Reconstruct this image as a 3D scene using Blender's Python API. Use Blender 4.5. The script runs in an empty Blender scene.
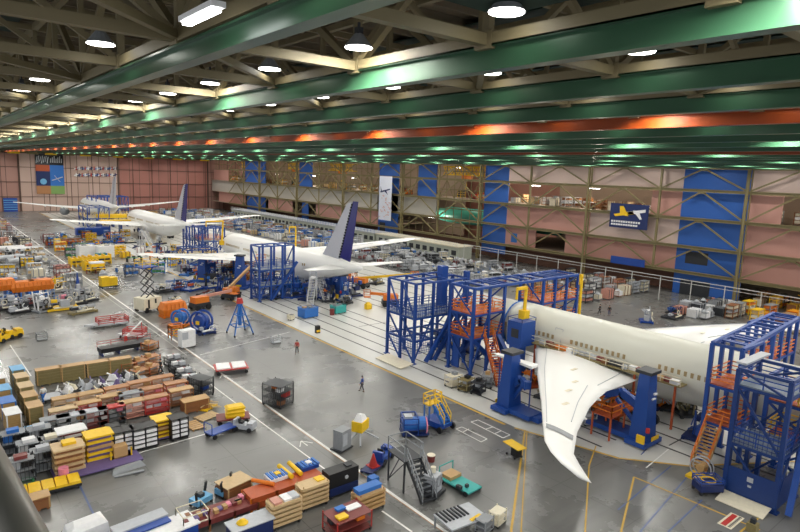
import bpy, math, random
from mathutils import Vector, Matrix
R = random.Random(7)
S = bpy.context.scene
COL = S.collection
pi = math.pi
sin, cos = math.sin, math.cos

# ------------------------------------------------------------------ camera
F_PX, PITCH, ROLL, YAW, H = 591.74, .157227, .03486, .686951, 23.0
fw = Vector((sin(YAW)*cos(PITCH), cos(YAW)*cos(PITCH), -sin(PITCH)))
r0 = Vector((cos(YAW), -sin(YAW), 0)); u0 = r0.cross(fw)
RT = r0*cos(ROLL)+u0*sin(ROLL); UP = -r0*sin(ROLL)+u0*cos(ROLL)
cam_d = bpy.data.cameras.new('camera'); cam = bpy.data.objects.new('camera', cam_d); COL.objects.link(cam)
cam_d.sensor_width = 36; cam_d.lens = 36*F_PX/800; cam_d.clip_end = 2000; cam_d.clip_start = .05
mm = Matrix((RT, UP, -fw)).transposed().to_4x4(); mm.translation = (0, 0, H); cam.matrix_world = mm
S.camera = cam
def ray(x, y): return fw+RT*((x-400)/F_PX)-UP*((y-266)/F_PX)
def at(x, y, z=0):
    d = ray(x, y); t = (z-H)/d.z; return (d.x*t, d.y*t, z)
def atX(x, y, X):
    d = ray(x, y); t = X/d.x; return (X, d.y*t, H+d.z*t)

# ------------------------------------------------------------------ materials
MC = {}
def lin(c): return tuple((v/12.92 if v <= .04045 else ((v+.055)/1.055)**2.4) for v in c)
def mat(n, hexc, rough=.5, metal=0., var=.12, scale=3., emit=0, bump=0, alpha=1):
    if n in MC: return MC[n]
    c = lin([int(hexc[i:i+2], 16)/255 for i in (0, 2, 4)])
    m = bpy.data.materials.new(n); m.use_nodes = True; nt = m.node_tree; b = nt.nodes['Principled BSDF']
    b.inputs['Roughness'].default_value = rough; b.inputs['Metallic'].default_value = metal
    if emit:
        b.inputs['Base Color'].default_value = (*c, 1)
        b.inputs['Emission Color'].default_value = (*c, 1); b.inputs['Emission Strength'].default_value = emit
    else:
        tc = nt.nodes.new('ShaderNodeTexCoord'); no = nt.nodes.new('ShaderNodeTexNoise'); no.inputs['Scale'].default_value = scale
        no.inputs['Detail'].default_value = 4
        mx = nt.nodes.new('ShaderNodeMix'); mx.data_type = 'RGBA'
        mx.inputs[6].default_value = (*[v*(1-var) for v in c], 1); mx.inputs[7].default_value = (*[min(1, v*(1+var)) for v in c], 1)
        nt.links.new(tc.outputs['Object'], no.inputs['Vector']); nt.links.new(no.outputs['Fac'], mx.inputs[0])
        nt.links.new(mx.outputs[2], b.inputs['Base Color'])
        if bump:
            bp = nt.nodes.new('ShaderNodeBump'); bp.inputs['Strength'].default_value = bump
            nt.links.new(no.outputs['Fac'], bp.inputs['Height']); nt.links.new(bp.outputs['Normal'], b.inputs['Normal'])
    MC[n] = m; return m
PAL = dict(blue='1c479c', navy='14285e', midblue='2c6fc0', sky='6fb0dc', teal='35a9a4', white='eeeeee', grey='8e9296', dark='2e3136', black='17181b',
           orange='e07a1c', brown='8b5a34', tan='c09a66', wood='b3915c', pine='cdb184', olive='8a7d52', yellow='f2c418', red='b8302a', pink='e58aa0', maroon='7a3532',
           silver='b8bcc2', green='3f8a58', purple='6a5a8c', cream='e4dcc4', rust='b5542a', salmon='cf9484', copper='b07c50')
def C(n):
    return mat('paint_'+n, PAL[n], .35 if n == 'blue' else .5, .1 if n in ('silver',) else 0, .15, 4)
for n in PAL: C(n)
SKIN = mat('skin', 'c89a7c', .6); 
AIRW = mat('aircraft_white', 'f1f1ee', .28, 0, .02, .4)
AIRC = mat('aircraft_primer_cream', 'd9d9cc', .35, 0, .03, .4)
RUBBER = mat('rubber', '1a1a1a', .8)

# ------------------------------------------------------------------ mesh builder
class G:
    def __init__(s): s.v = []; s.f = []; s.m = []; s.c = 0
    def mi(s, i): s.c = i; return s
    def add(s, vs, fs):
        o = len(s.v); s.v += [tuple(v) for v in vs]
        for f in fs: s.f.append(tuple(o+i for i in f)); s.m.append(s.c)
        return s
    def box(s, x0, y0, z0, x1, y1, z1):
        if x0 > x1: x0, x1 = x1, x0
        if y0 > y1: y0, y1 = y1, y0
        if z0 > z1: z0, z1 = z1, z0
        return s.add([(x0, y0, z0), (x1, y0, z0), (x1, y1, z0), (x0, y1, z0), (x0, y0, z1), (x1, y0, z1), (x1, y1, z1), (x0, y1, z1)],
                     [(0, 3, 2, 1), (4, 5, 6, 7), (0, 1, 5, 4), (1, 2, 6, 5), (2, 3, 7, 6), (3, 0, 4, 7)])
    def cb(s, x, y, z, sx, sy, sz): return s.box(x-sx/2, y-sy/2, z-sz/2, x+sx/2, y+sy/2, z+sz/2)
    def fr(s, p, q):
        p = Vector(p); q = Vector(q); d = q-p
        if d.length < 1e-6: d = Vector((0, 0, 1))
        d.normalize(); up = Vector((0, 0, 1)) if abs(d.z) < .95 else Vector((1, 0, 0))
        a = d.cross(up).normalized(); b = a.cross(d); return p, q, a, b
    def bar(s, p, q, w, h=None):
        h = h or w; p, q, a, b = s.fr(p, q); a = a*w/2; b = b*h/2
        return s.add([p-a-b, p+a-b, p+a+b, p-a+b, q-a-b, q+a-b, q+a+b, q-a+b],
                     [(0, 1, 2, 3), (7, 6, 5, 4), (0, 4, 5, 1), (1, 5, 6, 2), (2, 6, 7, 3), (3, 7, 4, 0)])
    def tube(s, p, q, r, n=10, r2=None):
        r2 = r if r2 is None else r2; p, q, a, b = s.fr(p, q); vs = []
        for c, rr in ((p, r), (q, r2)):
            for i in range(n): t = 2*pi*i/n; vs.append(c+a*cos(t)*rr+b*sin(t)*rr)
        return s.add(vs, [(i, (i+1) % n, n+(i+1) % n, n+i) for i in range(n)]+[tuple(range(n))[::-1], tuple(range(n, 2*n))])
    def poly(s, pts, vec):
        vec = Vector(vec); n = len(pts); vs = [Vector(p) for p in pts]; vs += [v+vec for v in vs]
        return s.add(vs, [(i, (i+1) % n, n+(i+1) % n, n+i) for i in range(n)]+[tuple(range(n))[::-1], tuple(range(n, 2*n))])
    def loft(s, rings, cap=True):
        n = len(rings[0]); vs = [p for r in rings for p in r]; fs = []
        for k in range(len(rings)-1):
            for i in range(n): fs.append((k*n+i, k*n+(i+1) % n, (k+1)*n+(i+1) % n, (k+1)*n+i))
        if cap: fs += [tuple(range(n))[::-1], tuple(range((len(rings)-1)*n, len(rings)*n))]
        return s.add(vs, fs)
    def path(s, pts, r, n=6):
        for a, b in zip(pts, pts[1:]): s.tube(a, b, r, n)
        return s
    def ring(s, c, r, t, ax='x', n=20):
        pts = []
        for i in range(n+1):
            a = 2*pi*i/n; e = (cos(a)*r, sin(a)*r)
            pts.append({'x': (c[0], c[1]+e[0], c[2]+e[1]), 'y': (c[0]+e[0], c[1], c[2]+e[1]), 'z': (c[0]+e[0], c[1]+e[1], c[2])}[ax])
        return s.path(pts, t)
    def rails(s, loop, z0, h=1.1, r=.04, n=2, closed=True):
        L = list(loop)+([loop[0]] if closed else [])
        for a, b in zip(L, L[1:]):
            for k in range(1, n+1): s.bar((a[0], a[1], z0+h*k/n), (b[0], b[1], z0+h*k/n), r)
            d = math.dist(a, b); m = max(1, round(d/1.8))
            for i in range(m+1): x = a[0]+(b[0]-a[0])*i/m; y = a[1]+(b[1]-a[1])*i/m; s.bar((x, y, z0), (x, y, z0+h), r)
        return s
    def build(s, name, mats, parent=None, smooth=False):
        me = bpy.data.meshes.new(name)
        me.from_pydata(s.v, [], s.f); 
        for m in (mats if isinstance(mats, (list, tuple)) else [mats]): me.materials.append(C(m) if isinstance(m, str) else m)
        me.polygons.foreach_set('material_index', s.m)
        if smooth: me.polygons.foreach_set('use_smooth', [True]*len(s.f))
        me.update(); o = bpy.data.objects.new(name, me); COL.objects.link(o)
        if parent: o.parent = parent
        return o
def tag(o, label=None, cat=None, group=None, kind=None, loc=None, rz=None):
    if label: o['label'] = label
    if cat: o['category'] = cat
    if group: o['group'] = group
    if kind: o['kind'] = kind
    if loc: o.location = loc
    if rz is not None: o.rotation_euler = (0, 0, rz)
    return o
def T(name, label, cat, loc=(0, 0, 0), rz=0, group=None):
    o = bpy.data.objects.new(name, None); o.empty_display_size = .2; COL.objects.link(o)
    return tag(o, label, cat, group, None, loc, rz)
def st(name, g, m, smooth=False):
    o = g.build(name, m, None, smooth); o['kind'] = 'structure'; return o
def dup(o, loc=None, rz=None, label=None, group=None, parent=None, _r=True):
    KIDS = CH.get(o.name) if o.name in CH else list(o.children)
    c = o.copy(); COL.objects.link(c); c.parent = parent
    for ch in KIDS: dup(ch, parent=c)
    if loc is not None: c.location = loc
    if rz is not None: c.rotation_euler = (0, 0, rz)
    if label: c['label'] = label
    if group: c['group'] = group
    return c
CH = {}
def freeze(o):
    CH[o.name] = list(o.children)
    for c in o.children: freeze(c)
    return o

# ------------------------------------------------------------------ floor
def floor_material():
    m = bpy.data.materials.new('polished_concrete'); m.use_nodes = True; nt = m.node_tree; b = nt.nodes['Principled BSDF']; N = nt.nodes.new; L = nt.links.new
    tc = N('ShaderNodeTexCoord')
    n1 = N('ShaderNodeTexNoise'); n1.inputs['Scale'].default_value = .12; n1.inputs['Detail'].default_value = 8; n1.inputs['Roughness'].default_value = .65
    mp = N('ShaderNodeMapping'); mp.inputs['Scale'].default_value = (.35, 2.2, 1); n2 = N('ShaderNodeTexNoise'); n2.inputs['Scale'].default_value = .5; n2.inputs['Detail'].default_value = 6
    L(tc.outputs['Object'], n1.inputs['Vector']); L(tc.outputs['Object'], mp.inputs['Vector']); L(mp.outputs[0], n2.inputs['Vector'])
    ad = N('ShaderNodeMath'); ad.operation = 'ADD'; L(n1.outputs['Fac'], ad.inputs[0]); L(n2.outputs['Fac'], ad.inputs[1])
    cr = N('ShaderNodeValToRGB'); cr.color_ramp.elements[0].position = .72; cr.color_ramp.elements[1].position = 1.25
    cr.color_ramp.elements[0].color = (*lin((.405, .405, .40)), 1); cr.color_ramp.elements[1].color = (*lin((.455, .455, .447)), 1)
    L(ad.outputs[0], cr.inputs[0])
    bt = N('ShaderNodeTexBrick'); bt.offset = 0; bt.inputs['Scale'].default_value = 1; bt.inputs['Mortar Size'].default_value = .035; bt.inputs['Brick Width'].default_value = 6.1; bt.inputs['Row Height'].default_value = 6.1
    bt.inputs['Color1'].default_value = (1, 1, 1, 1); bt.inputs['Color2'].default_value = (.93, .93, .93, 1); bt.inputs['Mortar'].default_value = (.62, .62, .62, 1)
    L(tc.outputs['Object'], bt.inputs['Vector'])
    mx = N('ShaderNodeMix'); mx.data_type = 'RGBA'; mx.blend_type = 'MULTIPLY'; mx.inputs[0].default_value = 1
    L(cr.outputs[0], mx.inputs[6]); L(bt.outputs['Color'], mx.inputs[7]); L(mx.outputs[2], b.inputs['Base Color'])
    mr = N('ShaderNodeMapRange'); mr.inputs[1].default_value = .35; mr.inputs[2].default_value = .7; mr.inputs[3].default_value = .2; mr.inputs[4].default_value = .42
    L(n1.outputs['Fac'], mr.inputs[0]); L(mr.outputs[0], b.inputs['Roughness'])
    b.inputs['Specular IOR Level'].default_value = .55
    return m
fl = G().box(-40, -30, -.3, 165, 315, 0)
st('floor', fl, floor_material())
# white factory bay slab with cable slots
EX = 41.6
edge = [(EX, 300), (EX, 33), (42.6, 29.5), (44.2, 24), (47.8, 19.8), (56, 15), (60, 8), (60, -20), (86, -20), (86, 300)]
g = G(); g.add([(x, y, .012) for x, y in edge], [tuple(range(len(edge)))])
st('floor_white_bay', g, mat('white_floor', 'cfcfca', .3, 0, .1, .25))
g = G()
for i, x in enumerate([44.6, 46.9, 49.3, 51.7, 54.2, 60.5, 63, 66, 69, 73, 77, 81]): g.box(x, -20 if x > 60 else 14 if x > 49 else 26, .013, x+.22, 300, .02)
for y in (22.6, 29, 52, 70, 88): g.box(50, y, .013, 56, y+.12, .02)
st('floor_slots', g, mat('slot_steel', '2b2b2e', .5))
# painted markings
g = G()
g.box(25.05, 8, .006, 25.3, 300, .012)
def seg(a, b, w): g.bar((*at(*a)[:2], .01), (*at(*b)[:2], .01), w, .008)
seg((128, 456), (206, 434), .14); seg((181, 362), (262, 423), .12); seg((262, 423), (330, 473), .12); seg((382, 511), (412, 532), .14)
seg((0, 366), (32, 386), .1); seg((10, 345), (31, 376), .12); seg((0, 360), (9, 382), .12); seg((200, 355), (290, 332), .14); seg((0, 455), (14, 470), .1)
for q in (((456, 429), (462, 427)), ((462, 427), (487, 439)), ((487, 439), (481, 442)), ((481, 442), (456, 429)), ((471, 422), (478, 420)), ((478, 420), (510, 435)), ((510, 435), (503, 438)), ((503, 438), (471, 422)), ((486, 429), (493, 427)), ((494, 434), (501, 431)), ((463, 432), (469, 429))): seg(*q, .09)
for c in ((301, 441), (222, 375)):   # walkway arrows
    x, y, _ = at(*c)
    for a in (-.6, 0, .6): g.bar((x, y, .01), (x+1.1*sin(a), y-1.1*cos(a), .01), .1, .008)
seg((670, 448), (646, 468), .1)
g.mi(1).box(24.98, 8, .007, 25.05, 75, .0122)
st('floor_white_lines', g, [mat('line_white', 'f0f0ec', .5), C('copper')])
g = G()
g.box(41.15, 34, .006, 41.42, 300, .0135)
for a, b in zip(edge[1:6], edge[2:7]): g.bar((a[0]-.15, a[1], .01), (b[0]-.15, b[1], .01), .18, .008)
seg((525, 430), (511, 532), .16); seg((527, 431), (521, 532), .09); seg((596, 446), (589, 466), .1); seg((589, 466), (587, 500), .1); seg((587, 500), (585, 532), .1)
seg((634, 477), (760, 530), .13); seg((634, 477), (621, 532), .13); seg((783, 500), (740, 532), .12)
st('floor_yellow_lines', g, mat('line_yellow', 'd3a93a', .5))
g = G()
seg((80, 486), (102, 532), .12); seg((86, 360), (95, 300), .02)
for q in (((671, 466), (618, 510)), ((693, 470), (640, 532)), ((702, 500), (668, 532)), ((641, 455), (655, 440))): seg(*q, .1)
seg((80, 486), (75, 460), .1)
st('floor_blue_lines', g, mat('line_blue', '4a5f92', .5))
g = G(); g.box(24.2, 70, .004, 24.35, 300, .01); g.box(2, 60, .004, 2.15, 300, .01); st('floor_grey_lines', g, mat('line_pale', 'b9b9b4', .5))

# ------------------------------------------------------------------ roof, girders
ROOF = mat('roof_deck', '7d725f', .8, 0, .2, 1.2)
STEEL = mat('olive_steel', '786d50', .55, 0, .12, 1)
DKG = mat('dark_green_deck', '173029', .7, 0, .2, .5)
g = G()
g.box(-30, -30, 31.5, 165, 315, 32)
for y in [(-24+i*2.03) for i in range(166)]: g.box(-30, y, 31.1, 125, y+.18, 31.5)
g.mi(1)
for i in range(7): g.box(-30, -20+i*18.3, 31.02, 5.5, -20+i*18.3+12, 31.08)
for x in range(7): g.mi(1).box(24+x*13, -10, 31.02, 28+x*13, 300, 31.08)
st('ceiling', g, [ROOF, DKG])
g = G(); g.box(-14, -18, 27.0, 11.9, 10.8, 27.3); g.mi(1)
for x in range(-12, 12, 3): g.box(x, -18, 26.92, x+.07, 10.8, 27.0)
for y in range(-16, 11, 3): g.box(-14, y, 26.9, 11.9, y+.07, 27.0)
st('ceiling_dark_panel', g, [DKG, C('green')])
P = 6.1
ztop, zbot = 30.6, 26.55
def member(g, a, b, w=.24): g.bar(a, b, w, w)
for n in range(0, 9):           # trusses running over the girders
    X = P*n; g = G(); y1 = 302
    ys = -18 if n > 1 else 11
    g.box(X-.17, ys, zbot-.17, X+.17, y1, zbot+.17); g.box(X-.15, ys, ztop-.15, X+.15, y1, ztop+.15)
    far = 26 if n < 6 else 14
    for j in range(-3, far):
        y = -.7+P*j
        if y < ys: continue
        g.box(X-.11, y-.11, zbot, X+.11, y+.11, ztop)
        g.box(X-.2, y-.3, zbot-.24, X+.2, y+.3, zbot+.24)
        if j % 2: member(g, (X, y, zbot), (X, y+P, ztop)); 
        else: member(g, (X, y, ztop), (X, y+P, zbot))
    o = st('ceiling_truss', g, STEEL); o['label'] = 'olive steel roof truss running above the green girders'
for j in range(-3, 30):
    Y = -.7+P*j; g = G(); x1 = 118
    hv = j < 16; xs = -25 if Y > 11 else 12.2
    g.box(xs, Y-.15, zbot-.15, x1, Y+.15, zbot+.15)
    if hv: g.box(xs, Y-.13, ztop-.15, 50, Y+.13, ztop+.15)
    if hv:
        for i in range(-4, 8):
            X = P*i
            if X < xs-.1: continue
            g.box(X-.1, Y-.1, zbot, X+.1, Y+.1, ztop)
            if i % 2: member(g, (X, Y, zbot), (X+P, Y, ztop), .2)
            else: member(g, (X, Y, ztop), (X+P, Y, zbot), .2)
            if j % 2 == i % 2: member(g, (X, Y, zbot), (X+P, Y+P, zbot), .22)
    o = st('ceiling_cross_truss', g, STEEL); o['label'] = 'olive steel cross truss under the roof deck'
GREEN = mat('green_girder', '355b42', .3, .15, .2, .35)
ORN = mat('orange_girder', '8c3c12', .32, .15, .12, .35)
zg = 25.75
for n in range(1, 20):
    X = P*n+.05; g = G()
    dp = .62 if n > 1 else .5
    g.box(X-.07, -22, zg+.06, X+.07, 306, zg+dp); g.box(X-.22, -22, zg, X+.22, 306, zg+.07); g.box(X-.22, -22, zg+dp, X+.22, 306, zg+dp+.06)
    for j in range(-3, 50): y = -.7+P*j; g.box(X-.16, y-.1, zg+dp+.06, X+.16, y+.1, zbot-.15)
    o = st('ceiling_beam', g, ORN if n in (5, 10) else GREEN)
    o['label'] = ('orange' if n in (5, 10) else 'green')+' crane rail girder hung under the roof, girder number %d from the near side' % n if 0 else ('orange' if n in (5, 10) else 'green')+' steel crane girder hung under the roof trusses'

# lamps
def lamp_proto():
    r = T('high_bay_lamp', '', 'lamp', (0, 0, 0))
    g = G()
    n = 14; rings = []
    for rr, z in ((.1, .42), (.16, .38), (.3, .2), (.44, .02), (.45, 0)): rings.append([(rr*cos(2*pi*i/n), rr*sin(2*pi*i/n), z) for i in range(n)])
    g.loft(rings[::-1], True); g.build('reflector', 'grey', r)
    g = G().tube((0, 0, -.03), (0, 0, -.005), .43, 14); g.build('lens', mat('lamp_glow', 'fffdf4', .4, emit=14), r)
    g = G().tube((0, 0, .4), (0, 0, .75), .05, 6).cb(0, 0, .5, .2, .2, .2); g.build('ballast', 'dark', r)
    return r
L0 = freeze(lamp_proto()); used = [False]
LD = bpy.data.lights.new('lamp_light', 'SPOT'); LD.energy = 2800; LD.spot_size = math.radians(166); LD.spot_blend = .35; LD.shadow_soft_size = .9; LD.color = (1, .97, .9)
ORD = ['beside the nearest green girder', 'between the nearest two green girders', 'between second and third green girders', 'between third and fourth green girders', 'between fourth green girder and orange girder', 'past the first orange girder']
Y0L = 22+.2
def put_lamp(i, j):
    loc = (5.1+P*i, Y0L+P*j, 26.85)
    lab = 'round high-bay ceiling lamp '+(ORD[i] if i < len(ORD) else 'among the far girders')
    if not used[0]:
        used[0] = True; L0.location = loc; L0['label'] = lab; L0['group'] = 'high-bay ceiling lamps'; return L0
    return dup(L0, loc, 0, lab, 'high-bay ceiling lamps')
for i in range(0, 20):
    for j in range(-7, 47):
        light = (i in (1, 4, 7, 10, 13, 16, 18) and j % 2 == 1)
        vis = (i < 6 and -3 <= j < (34 if i < 3 else 20) and not (i == 0 and j in (-1, 1)))
        if not (vis or light): continue
        o = put_lamp(i, j)
        if light:
            l = bpy.data.objects.new('lamp_light', LD); COL.objects.link(l); l.parent = o; l.location = (0, 0, -.15)
# one bright strip lamp near the camera
r = T('strip_lamp', 'long white strip lamp glowing beside the nearest green girder', 'lamp', at(201, 19, 26.2))
G().box(-.1, -.9, 0, .1, .9, .08).build('tube', mat('tube_glow', 'ffffff', .4, emit=10), r); G().box(-.16, -1, .08, .16, 1, .2).build('housing', 'white', r)

# ------------------------------------------------------------------ far hangar door wall
DY = 310
def panelmat(n, c1, c2, w, h):
    m = bpy.data.materials.new(n); m.use_nodes = True; nt = m.node_tree; b = nt.nodes['Principled BSDF']; N = nt.nodes.new; L = nt.links.new
    tc = N('ShaderNodeTexCoord'); sp = N('ShaderNodeSeparateXYZ'); cb = N('ShaderNodeCombineXYZ'); L(tc.outputs['Object'], sp.inputs[0])
    a = N('ShaderNodeMath'); a.operation = 'ADD'; L(sp.outputs[0], a.inputs[0]); L(sp.outputs[1], a.inputs[1]); L(a.outputs[0], cb.inputs[0]); L(sp.outputs[2], cb.inputs[1])
    bt = N('ShaderNodeTexBrick'); bt.offset = 0; bt.inputs['Scale'].default_value = 1; bt.inputs['Brick Width'].default_value = w; bt.inputs['Row Height'].default_value = h; bt.inputs['Mortar Size'].default_value = .12
    bt.inputs['Color1'].default_value = (*lin([int(c1[i:i+2], 16)/255 for i in (0, 2, 4)]), 1); bt.inputs['Color2'].default_value = (*lin([int(c2[i:i+2], 16)/255 for i in (0, 2, 4)]), 1)
    bt.inputs['Mortar'].default_value = (.12, .08, .06, 1); L(cb.outputs[0], bt.inputs['Vector']); L(bt.outputs['Color'], b.inputs['Base Color']); b.inputs['Roughness'].default_value = .6
    return m
DP = panelmat('door_panel_pink', 'b58c80', 'a67c70', 4.6, 6.5)
DL = panelmat('door_panel_light', 'c9ada0', 'bfa294', 4.6, 6.5)
DR = panelmat('door_panel_red', 'ad7468', 'a06a60', 4.6, 6.5)
g = G(); g.box(-30, DY, 0, 166, DY+.6, 32); st('wall_far', g, DP)
g = G(); g.box(36, DY-.7, 0, 76, DY, 25.6)
st('door_1', g, DL)
g = G(); g.box(76.4, DY-.5, 0, 120, DY, 25.4); st('door_2', g, DR)
g = G(); g.box(-28, DY-.5, 0, 35.6, DY, 25.4); st('door_3', g, DP)
g = G()
for x in (35.8, 76.2, 120.3): g.box(x-.3, DY-1, 0, x+.3, DY, 27)
for x in range(-25, 120, 9):
    if abs(x-35.8) > 3 and abs(x-76) > 3: g.box(x-.12, DY-.85, 0, x+.12, DY-.7, 26)
for z in (6.5, 13, 19.5): g.box(-28, DY-.9, z-.12, 120, DY-.75, z+.12)
g.box(-28, DY-1.5, 25.6, 122, DY, 26.1)
st('trim_1', g, mat('door_frame_brown', '5c463c', .6))
g = G()
for k, x in enumerate(range(-24, 118, 7)):
    g.mi(k % 2).box(x, DY-3, 25.2, x+4.4, DY-1.5, 26.4)
st('trim_2', g, [C('yellow'), C('olive')])
def atY(x, y, Y):
    d = ray(x, y); t = Y/d.y; return (d.x*t, Y, H+d.z*t)
# banner with four aerospace pictures
a = atY(34.5, 152, DY-1.2); b = atY(65, 194, DY-1.2); c_ = ((a[0]+b[0])/2); z1 = a[2]; z0 = b[2]
r = T('wall_banner', 'tall banner of four space pictures with orange and green blocks on far door', 'banner', (c_, DY-1.2, z0))
w = (b[0]-a[0])/2; h = z1-z0
def quad(x0, x1, f0, f1, y=0): return G().box(x0*w, y-.06, f0*h, x1*w, y+.06, f1*h)
quad(-1, 0, .70, 1).build('picture', 'dark', r); quad(0, 1, .70, 1).build('picture', 'black', r)
quad(-1, 0, .55, .70).build('block', 'rust', r); quad(0, 1, .50, .70).build('block', 'midblue', r)
quad(-1, 0, .2, .55).build('picture', 'navy', r); quad(0, 1, .2, .50).build('picture', 'midblue', r)
quad(-1, 0, 0, .2).build('block', 'copper', r); quad(0, 1, 0, .2).build('block', mat('banner_green', '7fa35c', .6), r)
g = G().tube((-.5*w, -.2, .3*h), (-.5*w, -.07, .3*h), 1.3, 20); g.build('planet', 'sky', r)
g = G()
for k in range(7): g.bar((w*(-.95+.13*k), -.1, h*(.74+.02*(k % 3))), (w*(-.85+.13*k), -.1, h*(.9+.02*(k % 2))), .25)
for k in range(7): g.bar((w*(.07+.13*k), -.1, h*.76), (w*(.1+.13*k), -.1, h*(.86+.03*(k % 3))), .3)
g.bar((w*.1, -.1, h*.33), (w*.9, -.1, h*.42), .4); g.bar((w*.3, -.1, h*.45), (w*.7, -.1, h*.3), .25); g.build('drawing', 'silver', r)
# emblems: rows of small flags/airplane silhouettes at right of banner
for row in range(2):
    for k in range(14):
        p = atY(76+k*3.0, 168.5+row*6.5, DY-1.2)
        g = G(); g.poly([(-.9, 0, -.5), (.9, 0, .1), (1, 0, .5), (-.8, 0, 0)], (0, .08, 0)); g.mi(1).poly([(-.2, -.04, -.8), (.3, -.04, -.8), (.3, -.04, .9), (-.1, -.04, .9)], (0, .08, 0))
        o = g.build('wall_emblem', [['white', 'navy', 'silver', 'midblue'][k % 4], ['red', 'white', 'navy'][(k+row) % 3]])
        tag(o, 'small airline tail emblem in the %s row on the far pink door' % ('upper', 'lower')[row], 'emblem', 'airline emblems on the far door', None, p)
# blue roller door
a = atY(3, 198, DY-1.1); b = atY(18, 211.5, DY-1.1)
g = G(); g.box(a[0], DY-1.2, 0, b[0], DY-.9, a[2]); g.mi(1)
for k in range(1, 6): g.box(a[0], DY-1.3, a[2]*k/6-.12, b[0], DY-1.2, a[2]*k/6+.12)
st('door_4', g, [C('blue'), C('sky')])


# ------------------------------------------------------------------ truss wall along the bay
WX = 121
TS = mat('truss_paint', '857a54', .5, 0, .12, .8)
PINK = mat('wall_pink', 'c9978b', .6, 0, .06, .3); PALE = mat('wall_pale', 'dcc4ba', .6, 0, .06, .3); WB = mat('wall_blue', '2b63ba', .5, 0, .06, .3)
GRW = mat('wall_greywhite', 'bdb8ae', .6, 0, .08, .3); BRW = mat('wall_brown', '6b4a3c', .7)
LV = [4.8, 10, 15.7, 21.4, 25.9]
cols = [-22.5+34*k for k in range(10)]
for k in range(len(cols)-1):
    ya, yb = cols[k], cols[k+1]; ym = (ya+yb)/2; g = G()
    g.box(WX-.6, ya-.18, 0, WX-.2, ya+.18, 26.5); g.box(WX-.2, ya-.5, 0, WX+.2, ya-.35, 26.5); g.box(WX-.2, ya+.35, 0, WX+.2, ya+.5, 26.5)
    g.box(WX-.3, ya-.5, 0, WX+.4, ya+.5, .6)
    for z in range(2, 26, 2): g.box(WX-.3, ya-.45, z, WX-.2, ya+.45, z+.15)
    g.box(WX-.2, ym-.2, 4.8, WX+.2, ym+.2, 25.9)
    for z in LV: g.box(WX-.35, ya, z-.3, WX+.35, yb, z-.18); g.box(WX-.35, ya, z+.18, WX+.35, yb, z+.3); g.box(WX-.06, ya, z-.3, WX+.06, yb, z+.3)
    for z0, z1 in zip(LV, LV[1:]):
        for s0, s1 in ((ya, ym), (ym, yb)):
            q = (s0+s1)/2
            g.bar((WX, s0+.3, z0+.3), (WX, q-.3, z1-.3), .28); g.bar((WX, s1-.3, z0+.3), (WX, q+.3, z1-.3), .28); g.box(WX-.25, q-.7, z1-.6, WX+.25, q+.7, z1-.2)
    o = st('wall_right_truss', g, TS); o['label'] = 'olive steel truss bay of the long factory wall'
def Yp(px, py=220): return atX(px, py, WX+2)[1]
PX = WX+1.5
g = G(); PM = [PINK, PALE, WB, GRW, BRW, C('dark'), C('midblue')]
def pn(m, ya, yb, z0, z1, x=PX): g.mi(m).box(x, ya, z0, x+.3, yb, z1)
# bay right of the nearest big column (Y 11..45)
pn(1, -30, 45.5, 21.4, 26.5); pn(0, -30, 45.5, 4.8, 15.7); pn(0, 40, 45.5, 15.7, 21.4)
# Y 45..79
pn(2, 45.5, 58.5, 0, 26.5); pn(1, 58.5, 79.5, 21.4, 26.5); pn(0, 58.5, 65, 15.7, 21.4); pn(1, 58.5, 79.5, 10, 15.7); pn(0, 58.5, 79.5, 4.8, 10)
# Y 79..113
pn(1, 79.5, 105, 21.4, 26.5); pn(0, 79.5, 105, 10, 15.7); pn(0, 79.5, 86, 4.8, 10); pn(0, 95, 105, 4.8, 10); pn(2, 105, 113.5, 2, 26.5)
# Y 113..181
pn(2, 134.5, 143, 15.7, 26.5, PX+1); pn(3, 133, 147.5, 10, 15.7); pn(2, 151.5, 162, 0, 26.5); pn(3, 147.5, 155, 10, 15.7); pn(3, 163, 181.5, 10, 15.7); pn(0, 163, 181, 4.8, 10, PX+.5)
pn(3, 181.5, 215.5, 10, 15.7); pn(2, 208, 218, 15.7, 26.5, PX+1); pn(0, 185, 203, 4.8, 10); pn(2, 209, 214, 0, 10); pn(3, 215.5, 249.5, 10, 15.7); pn(2, 247, 268, 15.7, 26.5); pn(2, 247, 266, 0, 10); pn(0, 222, 244, 4.8, 10)
pn(3, 249.5, 309, 10, 15.7); pn(0, 268, 300, 4.8, 10); pn(0, 290, 309, 15.7, 21, PX+1); pn(0, 262, 283, 17, 24, PX+4)
g.mi(5).box(PX-.05, 52, 6.5, PX, 56.5, 9); g.box(PX-.05, 51, 0, PX, 57, 3.2); g.mi(6).box(PX-.05, 101, 5.6, PX, 103, 8); g.mi(5).box(PX-.05, 158, 1.5, PX, 161, 6)
st('wall_right', g, PM)
# lower brown fascia and mezzanine decks behind the openings
g = G()
for z in (4.8, 10, 15.7):
    for ya, yb in ((-30, 113), (163, 308)): g.box(WX+.6, ya, z-.15, 150, yb, z+.1)
    g.box(WX+.6, 113, z-.15, 134, 163, z+.1) if z > 15 else None
g.mi(1).box(126, 58, .0, 126.3, 113, 4.6); g.mi(1).box(128, 113, 0, 128.3, 308, 4.6)
g.mi(0).box(152, -30, 0, 152.4, 110, 26.5); g.box(152, 150, 0, 152.4, 308, 26.5)
st('wall_right_back', g, [mat('back_wall', 'a89482', .7), BRW])
g = G().box(164, 20, 0, 164.5, 310, 28); st('wall_beyond', g, C('salmon'))

ROWL = mat('rail_white', 'd8d8d4', .4)
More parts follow.
